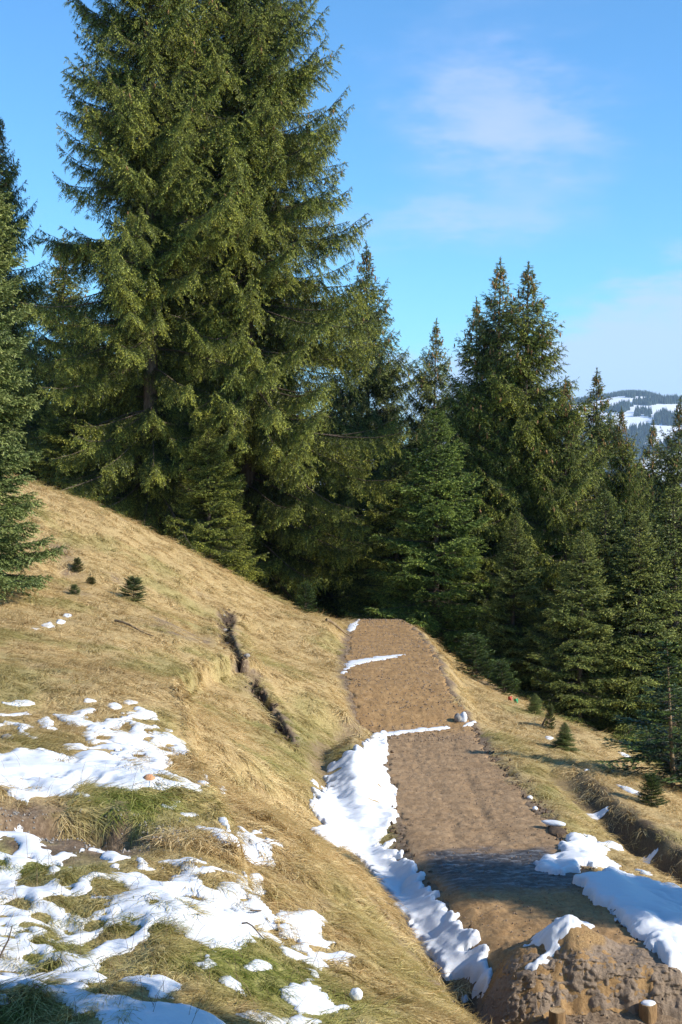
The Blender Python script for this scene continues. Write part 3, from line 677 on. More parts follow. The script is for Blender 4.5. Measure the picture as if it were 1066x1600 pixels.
# ------------------------------------------------------------------ spruces
def unit(v): return v / np.maximum(np.linalg.norm(v, axis=-1, keepdims=True), 1e-9)
def diamonds(P, D, L, Wd, rg, rnd):
    """flat twig blades: P base, D direction, L length, Wd width"""
    side = unit(np.cross(D, unit(rg.normal(size=P.shape))))
    k_ = (.10 + .25 * rg.random(len(P)))[:, None]
    a = P - side * (Wd * .62)[:, None]; b_ = P + D * L[:, None] * k_ + side * (Wd * .62)[:, None]; c = P + D * L[:, None]
    V = np.stack([a, b_, c], 1).reshape(-1, 3)
    Fq = np.arange(len(P))[:, None] * 3 + np.arange(3)[None]
    return V, Fq, np.repeat(rnd, 3)
def tubes(P0, P1, r0, r1, k=3):
    D = unit(P1 - P0); s = unit(np.cross(D, np.array([.13, .29, .95]))); t = np.cross(D, s)
    a = np.arange(k) * 2 * math.pi / k
    ring = s[:, None] * np.cos(a)[None, :, None] + t[:, None] * np.sin(a)[None, :, None]
    A = P0[:, None] + ring * r0[:, None, None]; B = P1[:, None] + ring * r1[:, None, None]
    V = np.concatenate([A, B], 1).reshape(-1, 3); o_ = np.arange(len(P0))[:, None, None] * 2 * k
    f = np.array([[i, (i + 1) % k, k + (i + 1) % k, k + i] for i in range(k)])[None] + o_
    return V, f.reshape(-1, 4)

def spray(length, droop, seed, gap=.046, nn=6, nw=.0105, nl=.036):
    rg = np.random.default_rng(seed); n = int(length / gap) * 2 + 3
    t = np.sort(rg.random(n)) * .98; t[-1] = 1; sg_ = np.where(np.arange(n) % 2 == 0, 1, -1)
    cx = lambda t: np.stack([length * t * (1 - .06 * t), .02 * np.sin(t * 3 + seed), -length * droop * .16 * t ** 2], -1)
    P = cx(t); sl = (.055 + .30 * length * np.minimum(t + .25, 1) * (1.02 - t) ** .8) * rg.uniform(.65, 1.2, n); sl = np.minimum(sl, .20)
    ang = np.radians(rg.uniform(30, 62, n)) * (1 - .5 * (t > .93)); dn = droop * rg.uniform(.25, 1.25, n)
    D = unit(np.stack([np.cos(ang), sg_ * np.sin(ang), -dn * .75 + rg.normal(0, .12, n)], -1))
    # axis pieces
    ta = np.linspace(0, .92, 6); A = cx(ta); Bv = cx(ta + .2) - A
    out = [diamonds(A, unit(Bv), np.linalg.norm(Bv, axis=1), np.full(6, .016), rg, np.full(6, .12)),
           diamonds(P, D, sl, np.full(n, .013), rg, np.clip(.30 + .25 * t, 0, 1))]
    i = np.repeat(np.arange(n), np.maximum(2, (nn * sl / .10).astype(int))); u = rg.random(len(i)) ** .8; p = P[i] + D[i] * (sl[i] * u)[:, None]
    side = unit(np.cross(D[i], unit(rg.normal(size=(len(i), 3)))))
    d = unit(D[i] * .78 + side * .62 + np.array([0, 0, -.1 * droop]))
    out.append(diamonds(p, d, nl * rg.uniform(.7, 1.25, len(i)), np.full(len(i), nw) * rg.uniform(.8, 1.3, len(i)), rg, np.clip(.16 + .55 * u * u + .30 * t[i] + rg.normal(0, .16, len(i)), 0, 1)))
    V, Fq, Rr, off = [], [], [], 0
    for v, f, r in out: V.append(v); Fq.append(f + off); Rr.append(r); off += len(v)
    me = mesh_from('spray', np.concatenate(V), np.concatenate(Fq), False); attr(me, 'rnd', np.concatenate(Rr)); return me
LENS = (.22, .38, .60, .85)
def spray_set(name, droop, mat_, **kw):
    c = bpy.data.collections.new(name)
    for a_, L_ in enumerate(LENS):
        for b_ in range(2):
            me = spray(L_, droop, 31 * a_ + b_ + 5, **kw); me.materials.append(mat_)
            c.objects.link(bpy.data.objects.new('%s_%d%d' % (name, a_, b_), me))
    ng = bpy.data.node_groups.new(name, 'GeometryNodeTree')
    ng.interface.new_socket('Geometry', in_out='INPUT', socket_type='NodeSocketGeometry'); ng.interface.new_socket('Geometry', in_out='OUTPUT', socket_type='NodeSocketGeometry')
    gi = ng.nodes.new('NodeGroupInput'); go_ = ng.nodes.new('NodeGroupOutput'); ip = ng.nodes.new('GeometryNodeInstanceOnPoints')
    ci = ng.nodes.new('GeometryNodeCollectionInfo'); ci.inputs['Collection'].default_value = c; ci.inputs['Separate Children'].default_value = True; ci.inputs['Reset Children'].default_value = True
    def na(nm, typ):
        q = ng.nodes.new('GeometryNodeInputNamedAttribute'); q.data_type = typ; q.inputs['Name'].default_value = nm; return q.outputs[0]
    ng.links.new(gi.outputs[0], ip.inputs['Points']); ng.links.new(ci.outputs[0], ip.inputs['Instance']); ip.inputs['Pick Instance'].default_value = True
    ng.links.new(na('is_spray', 'BOOLEAN'), ip.inputs['Selection']); ng.links.new(na('vid', 'INT'), ip.inputs['Instance Index'])
    e = ng.nodes.new('FunctionNodeEulerToRotation'); ng.links.new(na('rot', 'FLOAT_VECTOR'), e.inputs[0]); ng.links.new(e.outputs[0], ip.inputs['Rotation'])
    ng.links.new(na('scl', 'FLOAT'), ip.inputs['Scale'])
    j = ng.nodes.new('GeometryNodeJoinGeometry'); ng.links.new(gi.outputs[0], j.inputs[0]); ng.links.new(ip.outputs[0], j.inputs[0]); ng.links.new(j.outputs[0], go_.inputs[0])
    return ng
SPRAYS = {}
def spruce_meshes(Ht, rad, seed, whorl=.36, nb=6, sec=.13, twl=.11, tww=.030, twst=.05, hang=.8, lift=0.0, zmin=.03, lmax=.75, cones=0, trunk_r=None, sub=1.0, bare_top=0.0, gn=None):
    rg = np.random.default_rng(seed); trunk_r = trunk_r or Ht * .0125
    zs = []; z = Ht * zmin
    while z < Ht * (.985 - bare_top): zs.append(z); z += whorl * (1 - .55 * z / Ht) * rg.uniform(.75, 1.25)
    zb = np.repeat(np.array(zs), nb) + rg.uniform(-.5, .5, len(zs) * nb) * whorl * .5
    k = len(zb); az = rg.uniform(0, 2 * math.pi, k); zb = np.clip(zb, .05, Ht * .99); q = zb / Ht
    patchy = 1 + .13 * np.sin(az * 2 + zb * .9 + seed) * np.sin(zb * 1.7 + az + seed * 2)
    L = rad(Ht - zb) * rg.uniform(.72, 1.12, k) * patchy * (1 - .0 * q)
    L = np.where(rg.random(k) < .06, L * 1.18, L)
    a0 = np.radians(-6 + 46 * q ** 2.2 + lift) + rg.normal(0, .07, k)
    dr = (.42 * (1 - q) + .12) * rg.uniform(.7, 1.3, k) * (1 if hang > .4 else .35); upc = (.30 + .12 * q) * rg.uniform(.6, 1.3, k) * (1 if hang > .4 else .6)
    hd = np.stack([np.cos(az), np.sin(az), np.zeros(k)], -1)
    wob = rg.uniform(-.12, .12, k); sidev = np.stack([-np.sin(az), np.cos(az), np.zeros(k)], -1)
    def prim(i, s):
        Li = L[i]; return hd[i] * (Li * s)[:, None] + sidev[i] * (Li * wob[i] * s * s)[:, None] + np.array([0, 0, 1.0]) * (zb[i] + Li * (np.tan(a0[i]) * s - dr[i] * s ** 1.6 + upc[i] * s ** 3.2))[:, None]
    # limbs
    K = 5; ii = np.repeat(np.arange(k), K); s0 = np.tile(np.arange(K) / K, k); s1 = s0 + 1 / K
    r0 = (.006 + .007 * L[ii]) * (1 - .85 * s0); r1 = (.006 + .007 * L[ii]) * (1 - .85 * s1)
    LV, LF = tubes(prim(ii, s0), prim(ii, s1), r0, r1, 3)
    # secondaries
    cnt = np.maximum(2, (L / sec).astype(int)); ii = np.repeat(np.arange(k), cnt * 2); j = np.concatenate([np.arange(c * 2) for c in cnt]); tot = cnt[ii] * 2
    s = np.clip((j + rg.random(len(j))) / tot, 0, .995) ** .85
    s = .05 + .95 * s; sgn = np.where(j % 2 == 0, 1, -1)
    P = prim(ii, s); T = unit(prim(ii, np.minimum(s + .03, 1.03)) - prim(ii, s - .03))
    S = unit(np.cross(T, np.array([0, 0, 1.0])))
    ang = np.radians(rg.uniform(38, 68, len(j))) * sgn
    D = unit(T * np.cos(ang)[:, None] + S * np.sin(ang)[:, None])
    l = np.minimum(.42 * L[ii] * (1.03 - s) + .10 + .05 * L[ii] * (s < .9), lmax * rg.uniform(.7, 1.1, len(j))) * rg.uniform(.65, 1.15, len(j))
    gh = hang * rg.uniform(.5, 1.4, len(j)) * np.clip(L[ii] / 1.2, .25, 1)
    inner = np.clip((s - .0) / .25, .5, 1)
    # axes = secondaries + outer primary segments
    seg = np.repeat(np.arange(k), 4); ss = np.tile(np.array([.35, .52, .70, .86]), k)
    pa = prim(seg, ss); pb = prim(seg, ss + .16)
    def axis_pt(t): return P + D * (l * t * (1 - .35 * np.minimum(gh, 1) * t))[:, None] - np.array([0, 0, 1.0]) * (l * gh * t ** 1.4)[:, None]
    # twiglets on secondaries
    n = np.maximum(3, (l / twst * sub * inner).astype(int)); i2 = np.repeat(np.arange(len(l)), n); t = rg.random(len(i2)) ** .8
    def apt(i, t): return P[i] + D[i] * (l[i] * t * (1 - .35 * np.minimum(gh[i], 1) * t))[:, None] - np.array([0, 0, 1.0]) * (l[i] * gh[i] * t ** 1.4)[:, None]
    p = apt(i2, t); tn = unit(apt(i2, t + .05) - p)
    sv = unit(np.cross(tn, np.array([.05, .02, 1.0]) + rg.normal(0, .25, (len(i2), 3))))
    a_ = np.radians(rg.uniform(15, 60, len(i2))) * np.where(rg.random(len(i2)) < .5, 1, -1)
    dd = unit(tn * np.cos(a_)[:, None] + sv * np.sin(a_)[:, None] - np.array([0, 0, .25 * hang])[None] * rg.random(len(i2))[:, None] + rg.normal(0, .12, (len(i2), 3)))
    tl = twl * rg.uniform(.6, 1.35, len(i2)) * (1 - .25 * t)
    outer = s[i2] * .5 + t * .3  # inner twigs coloured darker as gap shade, outer ones lighter
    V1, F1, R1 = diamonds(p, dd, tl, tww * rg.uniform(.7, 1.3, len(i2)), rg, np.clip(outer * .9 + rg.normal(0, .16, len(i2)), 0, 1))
    # secondary axis blades
    V2, F2, R2 = diamonds(apt(np.arange(len(l)), np.full(len(l), .0)), unit(apt(np.arange(len(l)), np.full(len(l), .6)) - P), l * .7, np.full(len(l), tww * 1.1), rg, np.full(len(l), .3))
    V3, F3, R3 = diamonds(apt(np.arange(len(l)), np.full(len(l), .5)), unit(apt(np.arange(len(l)), np.full(len(l), 1.0)) - apt(np.arange(len(l)), np.full(len(l), .5))), l * .62, np.full(len(l), tww), rg, np.full(len(l), .5))
    if gn:
        e_ = np.arange(len(l)); dv = unit(apt(e_, np.full(len(l), .85)) - P); dv = unit(dv + rg.normal(0, .08, dv.shape))
        vi = np.argmin(np.abs(np.log(l[:, None] / np.array(LENS)[None])), 1); sc_ = l / np.array(LENS)[vi]
        rot_ = np.stack([rg.normal(0, .35, len(l)), -np.arcsin(np.clip(dv[:, 2], -1, 1)), np.arctan2(dv[:, 1], dv[:, 0])], -1)
    # twiglets along the limb itself and the tip
    m_ = np.maximum(5, (L * .75 / (twst * .5) * sub).astype(int)); i3 = np.repeat(np.arange(k), m_); s3 = .25 + .75 * rg.random(len(i3)) ** .8
    p3 = prim(i3, s3); t3 = unit(prim(i3, s3 + .03) - p3); sv3 = unit(np.cross(t3, rg.normal(size=(len(i3), 3))))
    a3 = np.radians(rg.uniform(20, 55, len(i3)))
    d3 = unit(t3 * np.cos(a3)[:, None] + sv3 * np.sin(a3)[:, None])
    V4, F4, R4 = diamonds(p3, d3, twl * rg.uniform(.5, 1.1, len(i3)), tww * rg.uniform(.7, 1.2, len(i3)), rg, np.clip(.25 + .5 * s3 + rg.normal(0, .15, len(i3)), 0, 1))
    # leader
    kl = int(60 * sub); zl = Ht * (1 - .05 * rg.random(kl)); al = rg.uniform(0, 6.28, kl)
    pl = np.stack([0 * zl, 0 * zl, zl], -1); dl = unit(np.stack([np.cos(al) * .6, np.sin(al) * .6, np.full(kl, .9)], -1))
    V5, F5, R5 = diamonds(pl, dl, np.full(kl, twl * .9), np.full(kl, tww * .9), rg, np.full(kl, .6))
    Vs, Fs, Rs = [], [], []; off = 0
    for v, f, r in (((V4, F4, R4), (V5, F5, R5)) if gn else ((V1, F1, R1), (V2, F2, R2), (V3, F3, R3), (V4, F4, R4), (V5, F5, R5))):
        Vs.append(v); Fs.append(f + off); Rs.append(r); off += len(v)
    if gn:
        nv = off; Vs.append(P); Rs.append(np.full(len(P), .5))
    crown = mesh_from('crown', np.concatenate(Vs), np.concatenate(Fs), False); attr(crown, 'rnd', np.concatenate(Rs))
    if gn:
        z1 = np.zeros(nv); full = lambda a: np.concatenate([z1, a]).astype(np.float32)
        attr(crown, 'scl', full(sc_)); attr(crown, 'age_shade', full(np.clip(.25 + .75 * s + rg.normal(0, .18, len(s)), 0, 1)))
        a_t = crown.attributes.new('rot', 'FLOAT_VECTOR', 'POINT'); a_t.data.foreach_set('vector', np.concatenate([np.zeros((nv, 3)), rot_]).astype(np.float32).ravel())
        a_t = crown.attributes.new('vid', 'INT', 'POINT'); a_t.data.foreach_set('value', np.concatenate([z1, vi * 2 + rg.integers(0, 2, len(vi))]).astype(np.int32))
        a_t = crown.attributes.new('is_spray', 'BOOLEAN', 'POINT'); a_t.data.foreach_set('value', np.concatenate([z1, np.ones(len(vi))]).astype(bool))
    limbs = mesh_from('limbs', LV, LF, True)
    # trunk
    m = 14; zt = np.linspace(-.8, Ht * 1.0, m); rt = np.maximum(trunk_r * (1 - np.clip(zt / Ht, 0, 1)) ** .9, .008); rt[0] *= 1.35; rt[1] *= 1.1
    cx = np.sin(zt * .4 + seed) * .02 * Ht / 15; a = np.arange(10) * 2 * math.pi / 10
    Vt = np.stack([cx[:, None] + rt[:, None] * np.cos(a), rt[:, None] * np.sin(a), np.repeat(zt[:, None], 10, 1)], -1).reshape(-1, 3)
    Ft = np.array([[r * 10 + i, r * 10 + (i + 1) % 10, (r + 1) * 10 + (i + 1) % 10, (r + 1) * 10 + i] for r in range(m - 1) for i in range(10)])
    trunk = mesh_from('trunk', Vt, Ft)
    res = dict(crown=crown, limbs=limbs, trunk=trunk, gn=gn)
    if cones:
        top = np.where(q > .45)[0]; ic = rg.choice(top, cones); sc = rg.uniform(.45, .97, cones); pc = prim(ic, sc) + rg.normal(0, .06, (cones, 3)) - np.array([0, 0, .05])
        dc = unit(rg.normal(0, .18, (cones, 3)) + np.array([0, 0, -1.0]))
        ln = rg.uniform(.10, .16, cones); A, FA = tubes(pc, pc + dc * (ln * .55)[:, None], np.full(cones, .010), np.full(cones, .026), 5)
        B, FB = tubes(pc + dc * (ln * .55)[:, None], pc + dc * ln[:, None], np.full(cones, .026), np.full(cones, .006), 5)
        res['cones'] = mesh_from('cones', np.concatenate([A, B]), np.concatenate([FA, FB + len(A)]))
    return res
def tree(kit, label, loc, rz=0, sc=(1, 1, 1), needle=None, group='spruces of the forest edge', cat='spruce tree', name='spruce_tree', tilt=0):
    r = bpy.data.objects.new(name, None); COL.objects.link(r); r.location = loc; r.rotation_euler = (0, tilt, rz); r.scale = sc; r.empty_display_size = .3
    tag(r, label, cat, group)
    link('trunk', kit['trunk'], m_bark, r)
    o = link('limbs', kit['limbs'], m_bark, r); o['kind'] = 'stuff'
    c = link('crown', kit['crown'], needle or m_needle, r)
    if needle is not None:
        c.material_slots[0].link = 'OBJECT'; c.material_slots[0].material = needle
    if kit.get('gn'):
        c['kind'] = 'stuff'
        key = (kit['gn'], (needle or m_needle).name)
        if key not in SPRAYS:
            SPRAYS[key] = spray_set('spray_%s_%s' % key, .9 if kit['gn'] == 'hang' else .25, needle or m_needle)
        c.modifiers.new('sprays', 'NODES').node_group = SPRAYS[key]
    if 'cones' in kit:
        o = link('cones', kit['cones'], m_cone, r); o['kind'] = 'stuff'
    return r
def gz(x, y): return float(H(np.array([x]), np.array([y]), False)[0])
def spot(px, Y):
    x = (px - 533) / 2222 * Y; return x, Y, gz(x, Y)
def top_z(py, Y): return at(533, py, Y)[2]

KITS = {}
def kit(name, *a, **k):
    KITS[name] = spruce_meshes(*a, **k); return KITS[name]
# the two giants
xA, yA, zA = spot(238, 38.5); hA = top_z(-285, 38.5) - zA
xB, yB, zB = spot(388, 40.0); hB = top_z(-240, 40) - zB
kA = kit('giant_a', hA, lambda d: np.minimum(.50 * d ** .76, 3.05), 3, whorl=.50, nb=9, sec=.11, twl=.10, tww=.022, twst=.030, hang=.85, cones=420, gn='hang')
kB = kit('giant_b', hB, lambda d: np.minimum(.56 * d ** .76, 4.5 - .06 * np.maximum(d - 15, 0)), 5, whorl=.50, nb=9, sec=.11, twl=.10, tww=.022, twst=.030, hang=.9, cones=520, gn='hang')
tree(kA, 'left one of the twin giant spruces, tallest crown cut by the top frame edge', (xA, yA, zA), .6, group='giant spruces')
tree(kB, 'right one of the twin giant spruces, hung with brown cones, edge against open sky', (xB, yB, zB), 2.2, group='giant spruces')
kC = kit('slim', 12.0, lambda d: .44 * d ** .84 * np.minimum(1, .35 + .35 * d), 11, whorl=.32, nb=6, sec=.12, twl=.09, tww=.022, twst=.05, hang=.8, cones=200, gn='hang')
kD = kit('cone_laden', 12.0, lambda d: .56 * d ** .76 * np.minimum(1, .38 + .33 * d), 12, whorl=.34, nb=7, sec=.12, twl=.09, tww=.022, twst=.05, hang=.85, cones=260, gn="hang")
kE = kit('fresh', 7.0, lambda d: .36 * d ** .80, 13, whorl=.24, nb=7, sec=.09, twl=.08, tww=.022, twst=.05, hang=.4, lift=4, lmax=.5, gn='flat')
kN = kit('near', 8.4, lambda d: .31 * d ** .76, 14, whorl=.24, nb=8, sec=.07, twl=.07, tww=.016, twst=.03, hang=.30, lift=8, lmax=.55, zmin=.015, gn='flat')
kH = kit('filler', 13.0, lambda d: .46 * d ** .78, 15, whorl=.42, nb=7, sec=.17, twl=.18, tww=.075, twst=.065, hang=.8)
def put(k, kh, px, py, Y, label, rz, fat=1.0, needle=None, group='spruces of the forest edge', tilt=0, base=None):
    x, y, z = spot(px, Y)
    if base is not None: z = base
    h = top_z(py, Y) - z; s = h / kh
    q_ = .04 * math.sin(px * 1.3 + py)
    return tree(KITS[k], label, (x, y, z), rz, (s * fat * (1 + q_ * 3), s * fat * (1 - q_ * 2), s), needle, group, tilt=tilt + q_ * .7)
g1 = 'spruces of the forest edge'
put('cone_laden', 12, 314, -70, 42.5, 'slimmer spruce squeezed between and behind the twin giants', 1.1, .9, m_needle, 'giant spruces')
put('slim', 12, 577, 378, 46, 'tall slim spruce with a thin spire just right of the giant pair', .3, .95, m_needle_cool, g1)
put('slim', 12, 669, 498, 44, 'spruce with long thin spire between the slim one and the twin-topped one', 2.6, .9, m_needle_cool, g1)
put('fresh', 7, 682, 640, 36.5, 'bright green lower spruce standing behind the brow of the trail', 1.2, 1.35, m_needle_fresh, g1)
t = put('slim', 12, 771, 400, 39.2, 'left stem of the twin-topped spruce, taller of the pair', .9, 1.05, m_needle_cool, g1)
t = put('slim', 12, 813, 406, 38.2, 'right stem of the twin-topped spruce, laden with brown cones', 3.9, 1.15, m_needle, g1)
put('slim', 12, 750, 462, 40.2, 'dark lower spruce leaning on the left flank of the twin-topped one', 5.0, .9, m_needle_cool, g1)
put('cone_laden', 12, 884, 588, 37.6, 'full spruce shouldering the right flank of the twin-topped one', 1.9, .9, m_needle, g1)
put('slim', 12, 931, 574, 41, 'spruce with a clear pointed spire beside the distant snowy hill', 4.2, .95, m_needle_cool, g1)
put('cone_laden', 12, 984, 636, 39, 'spruce whose tip overlaps the foot of the snowy hill', .2, .72, m_needle, g1)
put('slim', 12, 1046, 618, 41, 'rightmost tall spruce under the wooded top of the snowy hill', 3.0, 1.0, m_needle_cool, g1)
put('slim', 12, 1015, 655, 43, 'dark spruce tip between the two tallest ones on the right', 1.0, .9, m_needle_cool, g1)
put('fresh', 7, 950, 770, 34, 'lighter young spruce in front of the right hand wood, left of three', 2.0, 1.3, m_needle_cool, g1)
put('fresh', 7, 1005, 800, 33, 'lighter young spruce in front of the right hand wood, middle of three', 4.0, 1.3, m_needle_cool, g1)
put('fresh', 7, 1062, 760, 33.5, 'lighter young spruce in front of the right hand wood, right of three', 5.2, 1.4, m_needle_cool, g1)
put('fresh', 7, 905, 830, 32.5, 'drooping dark green spruce with branches down to the dry grass', .4, 1.35, m_needle_cool, g1)
put('fresh', 7, 800, 800, 34.5, 'dense spruce below the twin-topped one at the grass edge', 3.4, 1.3, m_needle_cool, g1)
put('fresh', 7, 620, 700, 39, 'shaded spruce under the right arms of the giant pair', 1.4, 1.2, m_needle, g1)
put('cone_laden', 12, -2, 178, 43, 'tall spruce cut by the left frame edge behind the near spruce', 2.3, .72, m_needle, g1)
put('slim', 12, 92, 365, 47, 'spruce tip between the giant pair and the left frame edge', .8, 1.1, m_needle, g1)
put('fresh', 7, 120, 560, 39, 'yellowish spruce low between the left edge and the giant pair', 5.6, 1.5, m_needle, g1)
put('fresh', 7, 330, 640, 36.5, 'lower spruce growing at the foot of the giant pair', 2.9, 1.25, m_needle, g1)
fill = [(-60,470,56),(30,520,60),(140,500,58),(215,540,62),(300,520,56),(370,560,60),(450,560,58),(520,600,55),(610,640,60),(650,690,52),(715,640,58),(745,670,50),(830,640,60),(880,700,56),(940,735,52),(990,745,60),(1050,740,55),(1110,700,52),(700,760,45),(560,720,48),(860,800,46),(1080,850,47),(480,760,46),(260,680,47),(180,640,48),(60,600,50),(-70,560,48)]
FL = ['outside the left frame edge, farther of two', 'behind the tall one cut by the left frame edge', 'behind the yellowish low spruce', 'farthest back behind the left giant', 'straight behind the left giant trunk', 'behind the gap between the giants',
      'behind the right giant trunk', 'under the left side of the slim spire', 'under the right side of the slim spire, far back', 'below the long thin spire', 'filling the small sky gap left of the twin tops', 'dark tip at the left foot of the twin tops',
      'behind the right flank of the twin tops', 'lower behind the right flank of the twin tops', 'below the clear pointed spire', 'below the tip that overlaps the snowy hill', 'below the rightmost tall spruce', 'just outside the right frame edge, higher',
      'between the bright green spruce and the twin tops', 'left behind the bright green spruce', 'low behind the drooping wood edge', 'low outside the right frame edge', 'low behind the right giant', 'low behind the foot of the giants',
      'low behind the left giant', 'between the left frame edge and the left giant', 'outside the left frame edge, nearer of two']
for i, (px, py, Y) in enumerate(fill):
    put('filler', 13, px, py, Y, 'shaded spruce deep in the wood, ' + FL[i], i * 1.7, .95 + .15 * math.sin(i * 2.1), m_needle, 'spruces in the shaded depth of the wood')
# near spruce at the left edge
x, y, z = spot(-62, 21.0); x = float(at(-62, 950, 21)[0]); z -= .18
tree(kN, 'near blue-green spruce reaching in from the left edge down to the dry grass', (x, 21.0, z), .5, (1.0, 1.0, .98), m_needle_near, group='spruces standing on the meadow')
# spruces just outside the frame that throw the shade across the trail, the right snow bank and the near left corner
kS = kN
x, y = 5.9, 10.15
tree(KITS['near'], 'young spruce beyond the right frame edge shading the trail', (x, y, gz(x, y)), 1.0, (1.25, 1.25, .60), m_needle, group='spruces standing on the meadow')
x, y = 2.9, 3.12
tree(KITS['near'], 'spruce beside the viewpoint shading the near left corner', (x, y, gz(x, y)), 2.0, (1.35, 1.35, 1.1), m_needle, group='spruces standing on the meadow')

# young spruces and seedlings
kY = kit('sapling', 1.6, lambda d: .40 * d ** .45 + .04, 21, whorl=.13, nb=7, sec=.045, twl=.06, tww=.013, twst=.016, hang=.06, lift=24, lmax=.22, zmin=.01, trunk_r=.016)
kG = kit('gappy', 4.0, lambda d: .03 + .14 * np.minimum(d, 1.3) * (np.sin(d * 9) > -.2) + .46 * np.maximum(d - 1.3, 0) ** .8, 22, whorl=.26, nb=6, sec=.07, twl=.065, tww=.020, twst=.022, hang=.2, lift=8, lmax=.4, zmin=.02, trunk_r=.035)
x, y, z = (at(1052, 1262, 18.2)); z = gz(x, y)
h = top_z(1000, y) - z
tree(kG, 'young spruce with a long pale bare leader at the right frame edge', (x, y, z), .4, (1.05, 1.05, h / 4.0), m_needle_fresh, group='young spruces at the wood edge', cat='young spruce', name='young_spruce', tilt=-.06)
yl = [c for c in COL.objects if c.name.startswith('young_spruce')][-1]
for c in COL.objects:
    if c.parent == yl and c.name.startswith('trunk'): c.material_slots[0].link = 'OBJECT'; c.material_slots[0].material = m_twig
for px, py, hp, fat, lab, nm in [
    (882,1172,45,1.9,'round bushy young spruce on the right slope, largest of the bushes there',m_needle_near),
    (836,1116,34,1.6,'small bushy young spruce at the wood edge beyond the round one',m_needle_fresh),
    (858,1140,40,.6,'thin pale seedling spruce between the two bushes on the right slope',m_needle),
    (1018,1257,52,1.1,'ragged little spruce left of the one with the bare leader',m_needle_fresh),
    (208,940,40,1.5,'small spruce with a thin tip alone on the left hillside',m_needle_near),
    (118,928,17,1.5,'tiny dark spruce beside the big left spruce',m_needle_near),
    (122,892,22,1.2,'yellow green seedling spruce just above the tiny dark one',m_needle),
    (142,914,14,2.2,'low yellow green seedling cushion right of the tiny dark spruce',m_needle),
    (478,958,48,1.1,'small spruce peeping over the crest left of the trail brow',m_needle_fresh),
    (745,1060,70,1.2,'young spruce at the wood edge beyond the dry grass, left of two',m_needle_fresh),
    (790,1085,55,1.2,'young spruce at the wood edge beyond the dry grass, right of two',m_needle_fresh),
    (915,1138,75,1.0,'young spruce standing just under the drooping wood edge',m_needle)]:
    p = cast([(px, py)])[0]; hh_ = hp / 2222 * p[1]; s = hh_ / 1.6
    if px in (882, 836):
        s = hh_ / 7.0; tree(kE, lab, (p[0], p[1], p[2] - .03), px * .7, (s * 2.6, s * 2.4, s * 1.05), m_needle_near, group='seedling spruces', cat='young spruce', name='young_spruce'); continue
    tree(kY, lab, (p[0], p[1], p[2] - .02), px * .7, (s * fat * 1.25, s * fat * 1.1, s * .9), nm, group='seedling spruces', cat='young spruce', name='young_spruce', tilt=.16 * math.sin(px))
# ------------------------------------------------------------------ stones, snow lumps, posts, sticks
import bmesh
def rock(name, label, cat, px, py, size, m, sq=(1, 1, .75), seed=1, sink=.3, group=None, lift=0):
    p = cast([(px, py)])[0]; bm = bmesh.new(); bmesh.ops.create_icosphere(bm, subdivisions=3, radius=1)
    V = np.array([v.co[:] for v in bm.verts]); r = 1 + .22 * fbm(V[:, 0] * 1.1 + 5 * seed + V[:, 2], V[:, 1] + V[:, 2] * .7, .9, 3, seed) + .06 * fbm(V[:, 0] + V[:, 2], V[:, 1] - V[:, 2], .25, 2, seed + 1)
    V = V * r[:, None] * np.array(sq) * size
    for v, c in zip(bm.verts, V): v.co = c
    me = bpy.data.meshes.new(name); bm.to_mesh(me); bm.free(); me.polygons.foreach_set('use_smooth', [True] * len(me.polygons))
    o = link(name, me, m, loc=(p[0], p[1], p[2] + size * sq[2] * (1 - sink) + lift)); o.rotation_euler = (0, 0, seed)
    return tag(o, label, cat, group)
rock('stone', 'round orange-brown stone standing in the wide thin snow patch', 'stone', 233, 1226, .046, m_ostone, (1, .9, .95), 3, .25)
rock('stone', 'grey-brown stone lying in the near snow above the dark corner', 'stone', 88, 1545, .040, m_stone, (1.35, .9, .55), 4, .2)
rock('stone', 'grey pointed stone beside the branching snow scrap at the left edge', 'stone', 12, 1160, .05, m_stone, (1.1, .9, .8), 6, .3)
rock('snowball', 'round snowball on the grassy edge of the near bank', 'snowball', 557, 1562, .031, m_snow, (1, 1, .95), 5, .15)
rock('snow_lump', 'snow lump at the tip of the near snow sheet, just above the snowball', 'snow lump', 535, 1500, .035, m_snow, (1.5, 1, .5), 9, .2)
rock('snowy_rock', 'upright snow-covered rock on the right edge of the trail dip', 'rock', 724, 1128, .085, m_snow, (.7, .7, 1.05), 17, .35)
rock('rock', 'dark rock half hidden behind the snow-covered one at the trail dip', 'rock', 716, 1127, .09, m_stone, (1, .7, .8), 8, .35)
rock('clod', 'dark earth clod capped with snow on the right trail edge', 'earth clod', 872, 1301, .10, m_clod, (1.9, .9, .32), 11, .75)
rock('snow_lump', 'snow cushion on top of the dark earth clod', 'snow lump', 866, 1295, .085, m_snow, (1.5, .8, .35), 12, -.9)
rock('snow_lump', 'tiny snow lump on the right trail edge, upper of two', 'snow lump', 828, 1249, .035, m_snow, (1, .9, .7), 13, .2, 'tiny snow lumps on the trail edge')
rock('snow_lump', 'tiny snow lump on the right trail edge, lower of two', 'snow lump', 836, 1266, .032, m_snow, (1, .9, .7), 14, .2, 'tiny snow lumps on the trail edge')
for i, (px, py, s) in enumerate([(352,988,.055),(355,995,.045),(356,1010,.06),(386,1027,.045),(350,963,.03)]):
    rock('stone', ['topmost of the pale stones in the upper end of the hillside gully', 'pale stone touching just under the topmost one in the gully', 'largest pale stone a little further down the gully', 'lone pale stone where the gully bends, lowest of them', 'smallest pale stone left of the gully head'][i], 'stone', px, py, s, m_stone, (1.1, .9, .7), 20 + i, .2, 'pale stones in the gully')
